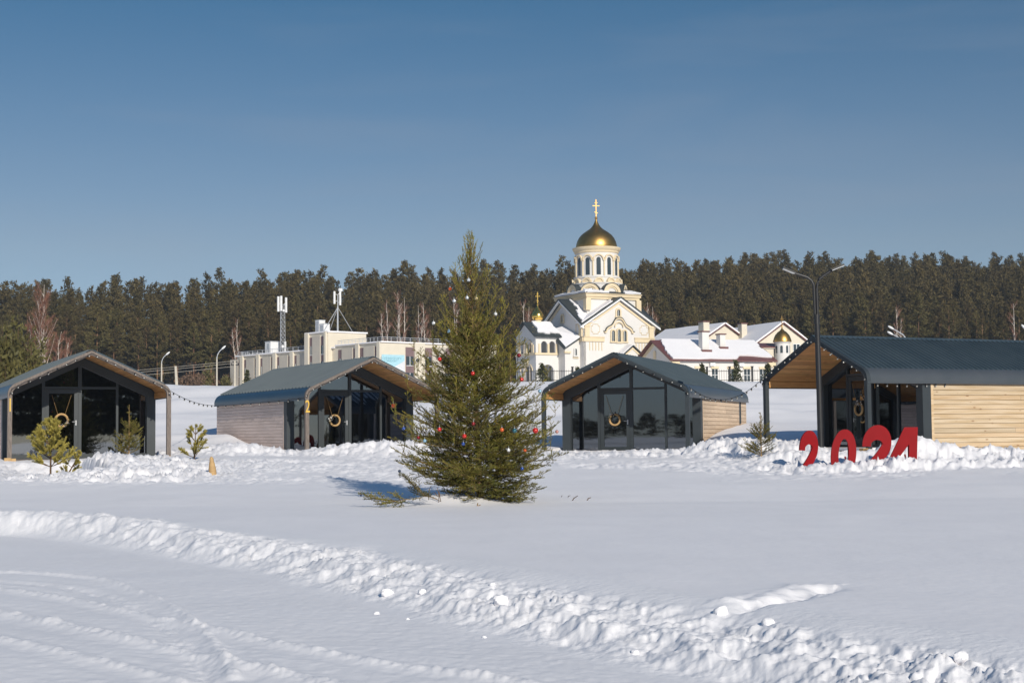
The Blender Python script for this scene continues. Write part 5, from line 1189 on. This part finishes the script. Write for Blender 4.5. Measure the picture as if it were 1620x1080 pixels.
# ------------------------------------------------------------------ forest: pines, birches, small firs
def rot_rand(rng,n):
    q=rng.normal(size=(n,3)); return q/np.linalg.norm(q,axis=1)[:,None]
def tufts(C,D,size,rng,k=2,asp=.38):
    """C centres, D preferred directions: k pointed blades per centre"""
    N=len(C)*k; c=np.repeat(C,k,0)+rng.normal(size=(N,3))*size*.35; d=np.repeat(D,k,0)+rng.normal(size=(N,3))*.75; d/=np.linalg.norm(d,axis=1)[:,None]
    s=np.cross(d,rot_rand(rng,N)); s/=np.linalg.norm(s,axis=1)[:,None]+1e-9; l=(size*rng.uniform(.6,1.3,N))[:,None]
    V=np.stack([c-d*l*.5,c+s*l*asp*.6,c+d*l*.7,c-s*l*asp*.6],1).reshape(-1,3); return V,np.arange(N*4).reshape(-1,4)
def pine_geo(seed,H,cb,R,nb,nt,conic=.8,size=.62,k=2):
    rng=np.random.default_rng(seed); C=[];D=[];T=[]; br=MB()
    trunk=[(0,0,-1)]+[(rng.normal()*.12*f,rng.normal()*.12*f,H*f) for f in(.25,.5,.75,.97)]
    br.tube(trunk,[.24,.21,.17,.11,.03],6,False)
    for i in range(nb):
        f=rng.random()**.8; z=H*(cb+(1-cb)*f*.97); prof=(1-f)**conic*(.35+.65*min(1,f*5+.3)); L=R*prof*rng.uniform(.55,1.2)+.25
        az=rng.uniform(0,2*pi); el=rng.uniform(.0,.35)+.5*f-.15*(1-f)
        d=np.array([math.cos(az)*math.cos(el),math.sin(az)*math.cos(el),math.sin(el)]); p0=np.array([0,0,z])
        if L>.8 and i%2==0: br.tube([p0,p0+d*L*.8],[.045,.02],3,False)
        tn=rng.uniform(.65,1.35)
        m=max(2,int(nt*L/R))
        for j in range(m):
            g=.35+.65*(j+rng.random())/m; C.append(p0+d*L*g+rng.normal(size=3)*np.array([.22,.22,.12])*(.6+L*.18)); D.append(d*.6+np.array([0,0,.55])); T.append(tn*rng.uniform(.8,1.2))
    for j in range(4): C.append(np.array([rng.normal()*.2,rng.normal()*.2,H*(.94+.045*j/3)])); D.append(np.array([0,0,1.5])); T.append(1.1)
    V,Fq=tufts(np.array(C),np.array(D),size,rng,k); t=np.repeat(np.array(T),k*4); return (V,Fq,t),br
def tint3(t,w=.0): return np.stack([t*(1+w*.6),t,t*(1-w)],1)
PROTO=[]; GEO=[]
for i,(H,cb,R,nb,nt,con,sz) in enumerate(((22,.34,3.9,105,19,.55,.46),(24,.30,4.2,115,19,.66,.46),(20,.22,3.8,105,18,.74,.44),(23,.40,4.1,95,19,.5,.47),(21,.13,3.9,120,17,.8,.44),(25,.34,4.1,115,19,.6,.48))):
    g,br=pine_geo(100+i,H,cb,R,nb,nt,con,sz,5); GEO.append((pine_geo(200+i,H,cb,R,int(nb*.62),nt-7,con,sz*1.5,3)[0],H,br))
    r=thing('pine_tree',(0,0,-500),0,None,'tree'); np_mesh('crown',g[0],g[1],M_fpine,r,tint=tint3(g[2])); br.build('trunk',M_ptrunk,r); PROTO.append(r)
def px_of(x,y,z):
    Yc=y*cp+z*sp; Zc=-y*sp+z*cp; u=F*x/Yc; v=-F*Zc/Yc; return 810+u*cr-v*sr,540+u*sr+v*cr
spots=[]; rg=np.random.default_rng(77)
Y=331.
while Y<520:
    hw=Y*.36+8; x=-hw+rg.uniform(0,4)
    while x<hw:
        xx=x+rg.uniform(-1.6,1.6); yy=Y+rg.uniform(-2.5,2.5)
        crest=np.interp(xx,[-110,-15,80],[392,430,470])
        if yy<crest+22 and not(abs(xx+40)<0): spots.append((xx,yy))
        x+=rg.uniform(2.9,5.2)*(1 if Y<380 else 1.1)
    Y+=5.2 if Y<380 else 6.0
Zs=hmix(np.array([s[0] for s in spots]),np.array([s[1] for s in spots]))
TREES=[]
for (x,y),z in zip(spots,Zs):
    k=int(rg.integers(0,6)); sc=rg.uniform(.56,.80) if y<375 else rg.uniform(.70,.88); u,v=px_of(x,y,z+18); TREES.append((x,y,float(z),k,sc,rg.uniform(0,6.28),u))
inview=[t for t in TREES if -5<t[6]<1625]; inview.sort(key=lambda t:t[1])
NIND=285; indiv=inview[:NIND]; ids=set(id(t) for t in indiv)
ZONES=[(0,130,'above the roof of cabin 1 at the left edge'),(130,250,'above the right slope of cabin 1'),(250,380,'behind the pale street lamps by cabin 1'),(380,500,'behind the lattice tower on the beige block'),(500,600,'behind the slim antenna mast on the beige block'),(600,700,'left of the decorated spruce, above the banner'),(700,830,'behind the upper half of the decorated spruce'),(830,920,'beside the small cupola of the church'),(920,1060,'right behind the church'),(1060,1180,'between the church and the cream houses'),(1180,1300,'above the cream houses'),(1300,1450,'above the yellow pine cabin, right of the lamp'),(1450,1700,'above the far right of the yellow pine cabin roof')]
def zone(u):
    for a,b,l in ZONES:
        if u<b: return l
    return ZONES[-1][2]
used=set()
for t in indiv:
    x,y,z,k,sc,rz,u=t; zl=zone(u); lab='tall pine of the forest '+zl; grp='forest pines '+zl
    if k not in used: r=PROTO[k]; r.location=(x,y,z); r.rotation_euler=(0,0,rz); r.scale=(sc,)*3; r['label']=lab; r['group']=grp; used.add(k)
    else: dup(PROTO[k],(x,y,z),rz,lab,sc,grp)
rest=[t for t in TREES if id(t) not in ids]
VV=[];FF=[];TT_=[];o=0
for x,y,z,k,sc,rz,u in rest:
    (V,Fq,t),H,_=GEO[k]; c,s=math.cos(rz),math.sin(rz); W_=np.stack([V[:,0]*c-V[:,1]*s,V[:,0]*s+V[:,1]*c,V[:,2]],1)*sc+np.array([x,y,z])
    VV.append(W_); FF.append(Fq+o); TT_.append(t*rg.uniform(.75,1.25)); o+=len(V)
fo=np_mesh('far_pine_forest',np.concatenate(VV),np.concatenate(FF),M_fpine,tint=tint3(np.concatenate(TT_))); tag(fo,'dense pine forest covering the hill behind the nearest trees','forest',kind='stuff')
# bare birches
def birch(px,py,Y,H,seed,label,group,wide=.22,twig=500,proto=None,ts=.5):
    rng=np.random.default_rng(seed); p=at(px,py,Y); p.z=gz(p.x,p.y); t=thing('birch_tree',p,rng.uniform(0,6),label,'tree',group); b=MB(); tips=[]
    for st in range(int(rng.integers(1,3))):
        a=rng.uniform(0,6.28); ln=.04*H*st; tr=[np.array([0,0,-.5])]
        for f in(.25,.5,.75,1): tr.append(np.array([math.cos(a)*ln*f*2+rng.normal()*.1,math.sin(a)*ln*f*2+rng.normal()*.1,H*f*(1-.15*st)]))
        b.tube(tr,[.16*H/14,.13*H/14,.1*H/14,.06*H/14,.02],6,False)
        for k in range(26):
            f=rng.uniform(.15,.95); i=min(3,int(f*4)); g=f*4-i; q=tr[i]*(1-g)+tr[i+1]*g; az=rng.uniform(0,6.28); L=H*wide*(1.15-f*.8)*rng.uniform(.6,1.3); e=rng.uniform(.85,1.25)
            pts=limb(q,az,e,L,.1,4,rng,.1); b.tube(pts,[.045*H/14,.035*H/14,.025*H/14,.018*H/14,.01],4,False); tips+=[(pts[j],pts[j+1]) for j in range(1,4)]
    b.build('trunk',M_birch,t)
    n=twig; idx=rng.integers(0,len(tips),n); A=np.array([tips[i][0] for i in idx]); Bq=np.array([tips[i][1] for i in idx]); f=rng.random((n,1)); c=A*(1-f)+Bq*f
    d=(Bq-A)/np.linalg.norm(Bq-A,axis=1)[:,None]+rng.normal(size=(n,3))*.45; d[:,2]+=.15; d/=np.linalg.norm(d,axis=1)[:,None]; s=np.cross(d,rot_rand(rng,n)); l=(H*.07*rng.uniform(.5,1.4,n))[:,None]; w_=.018*ts*2
    V=np.stack([c-s*w_,c+s*w_,c+d*l],1).reshape(-1,3); np_mesh('crown',V,np.arange(n*3).reshape(-1,3),M_btwig,t)
    return t
birch(69,600,170,11.3,1,'large bare white birch rising behind the roof of cabin 1',None,.30,3200,ts=.55)
birch(48,600,172,6.8,2,'small reddish bare birch just left of the large white birch',None,.26,1500,ts=.55)
birch(92,600,174,6.3,3,'small reddish bare birch just right of the large white birch',None,.28,1500,ts=.55)
birch(108,600,176,5.5,33,'lowest bare birch, right of the small reddish one by cabin 1',None,.28,1200,ts=.55)
for i,(px,yt,lab) in enumerate(((613,475,'slender bare birch at the forest edge left of the decorated spruce'),(630,462,'tall pale bare birch at the forest edge above the banner'),(641,470,'tall pale bare birch at the forest edge above the banner'),(662,483,'bare birch beside the upper left of the decorated spruce'),(672,478,'bare birch beside the upper left of the decorated spruce'),(829,478,'bare birch left of the small cupola of the church'),(838,485,'bare birch left of the small cupola of the church'),(1027,478,'bare birch right of the church drum'),(1034,485,'bare birch right of the church drum'),(1420,486,'thin grey birch above the double street lamp'),(1608,480,'thin grey birch at the far right edge of the forest'),(375,505,'reddish thin tree at the forest edge left of the lattice tower'),(1150,520,'bare birch behind the smaller cream house'),(720,470,'bare birch hidden behind the decorated spruce'))):
    p=at(px,yt,327); g=gz(p.x,p.y); birch(px,610,327,p.z-g,50+i,lab,'bare birches at the forest edge '+lab[-18:],.16,420,ts=1.2)
# bushes at the left edge and at the foot of the forest
def bush(px,py,Y,H,R,seed,label,group,m_,name='bush',cat='bush',n=260,size=.5):
    rng=np.random.default_rng(seed); p=at(px,py,Y); p.z=gz(p.x,p.y)-.1; t=thing(name,p,0,label,cat,group); b=MB(); C=[];D=[];T=[]
    for k in range(18):
        az=rng.uniform(0,6.28); el=rng.uniform(.6,1.45); L=H*rng.uniform(.6,1.05); e=np.array([math.cos(az)*math.cos(el)*R/H*1.3,math.sin(az)*math.cos(el)*R/H*1.3,math.sin(el)])*L; b.tube([(0,0,-.1),tuple(e*.5),tuple(e)],[.05,.035,.012],4,False)
        tn=rng.uniform(.8,1.25)
        for j in range(n//18): f=rng.uniform(.25,1.05); C.append(e*f+rng.normal(size=3)*R*.14); D.append(e/L+np.array([0,0,.3])); T.append(tn)
    b.build('stems',M_bark,t); V,Fq=tufts(np.array(C),np.array(D),size,rng,2,.35); np_mesh('foliage',V,Fq,m_,t,tint=tint3(np.repeat(np.array(T),8))); return t
M_gpine=mat('yellow_green_pine_needles',(.10,.085,.018),(.075,.07,.018),scale=.8,rough=.7,attr=True)  # yellow-green needle colour of the bushy pines and thickets
bush(30,600,120,5.4,1.9,1,'yellow-green bushy pine behind the left end of cabin 1',None,M_gpine,'bushy_pine','tree',900,.4)
bush(8,600,112,4.2,1.6,2,'lower yellow-green pine at the very left edge',None,M_gpine,'bushy_pine','tree',800,.4)
bush(52,604,118,3.4,1.2,3,'small yellow-green pine between the bushy pine and the large birch',None,M_gpine,'bushy_pine','tree',500,.35)
for k,(px,h_) in enumerate(((312,3.2),(328,4.2),(300,2.6),(290,2.2),(357,2.4),(366,3.0),(318,2.4),(336,2.8))):
    m_=M_gpine if k in(1,4) else M_brush; bush(px,612,300+k*2,h_,h_*.55,60+k,('small olive pine bush at the forest foot between the street lamps' if k in(1,4) else 'brown brush at the forest foot between the street lamps'),('small pine bushes at the forest foot' if k in(1,4) else 'brown brush at the forest foot'),m_,'pine_bush' if k in(1,4) else 'brush','bush',220,.55)
for k in range(16):
    px=1440+k*12.5; bush(px,545,322+rg.uniform(0,6),rg.uniform(3,6),2.0,80+k,'olive pine thicket along the forest foot above the yellow pine cabin','olive pine thicket above the right cabin',M_gpine,'pine_bush','bush',300,.7)
def fir(px,py,Y,H,R,seed,label):
    rng=np.random.default_rng(seed); p=at(px,py,Y); p.z=gz(p.x,p.y)-.1; t=thing('small_fir',p,0,label,'tree','small firs along the church fence'); b=MB(); b.tube([(0,0,-.2),(0,0,H*.98)],[.07,.015],6); b.build('trunk',M_bark,t); C=[];D=[];T=[]
    for k in range(70):
        f=rng.random(); L=R*(1-f)+.06; az=rng.uniform(0,6.28); tn=rng.uniform(.8,1.25)
        for j in range(7): g=rng.uniform(.2,1); C.append((math.cos(az)*L*g,math.sin(az)*L*g,H*(.06+.9*f)-.12*L*g)); D.append((math.cos(az),math.sin(az),.25)); T.append(tn)
    V,Fq=tufts(np.array(C),np.array(D),.26,rng,2,.4); np_mesh('crown',V,Fq,M_ffir,t,tint=tint3(np.repeat(np.array(T),8)))
M_ffir=mat('fir_needles',(.045,.052,.018),(.06,.062,.02),scale=1,rough=.75,attr=True)
for a in((1111,591,190,2.5,.7,1,'slim dark fir in front of the left windows of the white house'),(1116,594,191,1.4,.4,2,'very small fir right of the slim dark one'),(1165,603,189,2.9,1.0,3,'wide fir in front of the middle windows of the white house'),(1215,600,190,2.4,.8,4,'fir at the right end of the white house beside the yellow pine cabin roof'),(858,606,186,2.6,1.3,5,'round dark pine in front of the church porch'),(914,600,187,2.0,.6,6,'small fir in front of the church narthex'),(909,604,187,1.1,.4,7,'tiny fir left of the one by the church narthex'),(391,607,215,2.6,.6,8,'small fir in front of the left end of the beige block'),(418,602,216,1.6,.5,9,'tiny fir in front of the beige block near the cabin roof')):
    fir(*a)
# the far side of the clearing, behind the photographer: seen only as reflections in the panes
VV=[];FF=[];TT_=[];o=0
for k in range(420):
    right=k<200; a=rg.uniform(.25,1.15) if right else rg.uniform(-1.2,.25); R=rg.uniform(72,118) if right else rg.uniform(190,270); x=R*math.sin(a); y=-R*math.cos(a); (V,Fq,t),H,_=GEO[4 if right else int(rg.integers(0,6))]; V=V*(np.array([1.2,1.2,.74]) if right else np.array([1.1,1.1,.29*rg.uniform(.6,1.1)]))+np.array([x,y,-1.5]); VV.append(V); FF.append(Fq+o); TT_.append(t); o+=len(V)
fo=np_mesh('near_forest_edge',np.concatenate(VV),np.concatenate(FF),M_fpine,tint=tint3(np.concatenate(TT_))); tag(fo,'row of dark pines across the clearing, mirrored in the cabin panes','forest',kind='stuff')

# cold winter air between here and the hill
hz=MB(); hz.bb(-420,420,-420,760,-4,140); hm=bpy.data.materials.new('winter_air'); hm.use_nodes=True; n_=hm.node_tree.nodes; n_.remove(n_['Principled BSDF'])
pv=n_.new('ShaderNodeVolumePrincipled'); pv.inputs['Color'].default_value=(.80,.88,1,1); pv.inputs['Density'].default_value=.00022; pv.inputs['Anisotropy'].default_value=.1; hm.node_tree.links.new(pv.outputs[0],n_['Material Output'].inputs['Volume'])
o=hz.build('haze',hm); tag(o,kind='stuff',label='thin cold winter air over the clearing and the forest',cat='haze')
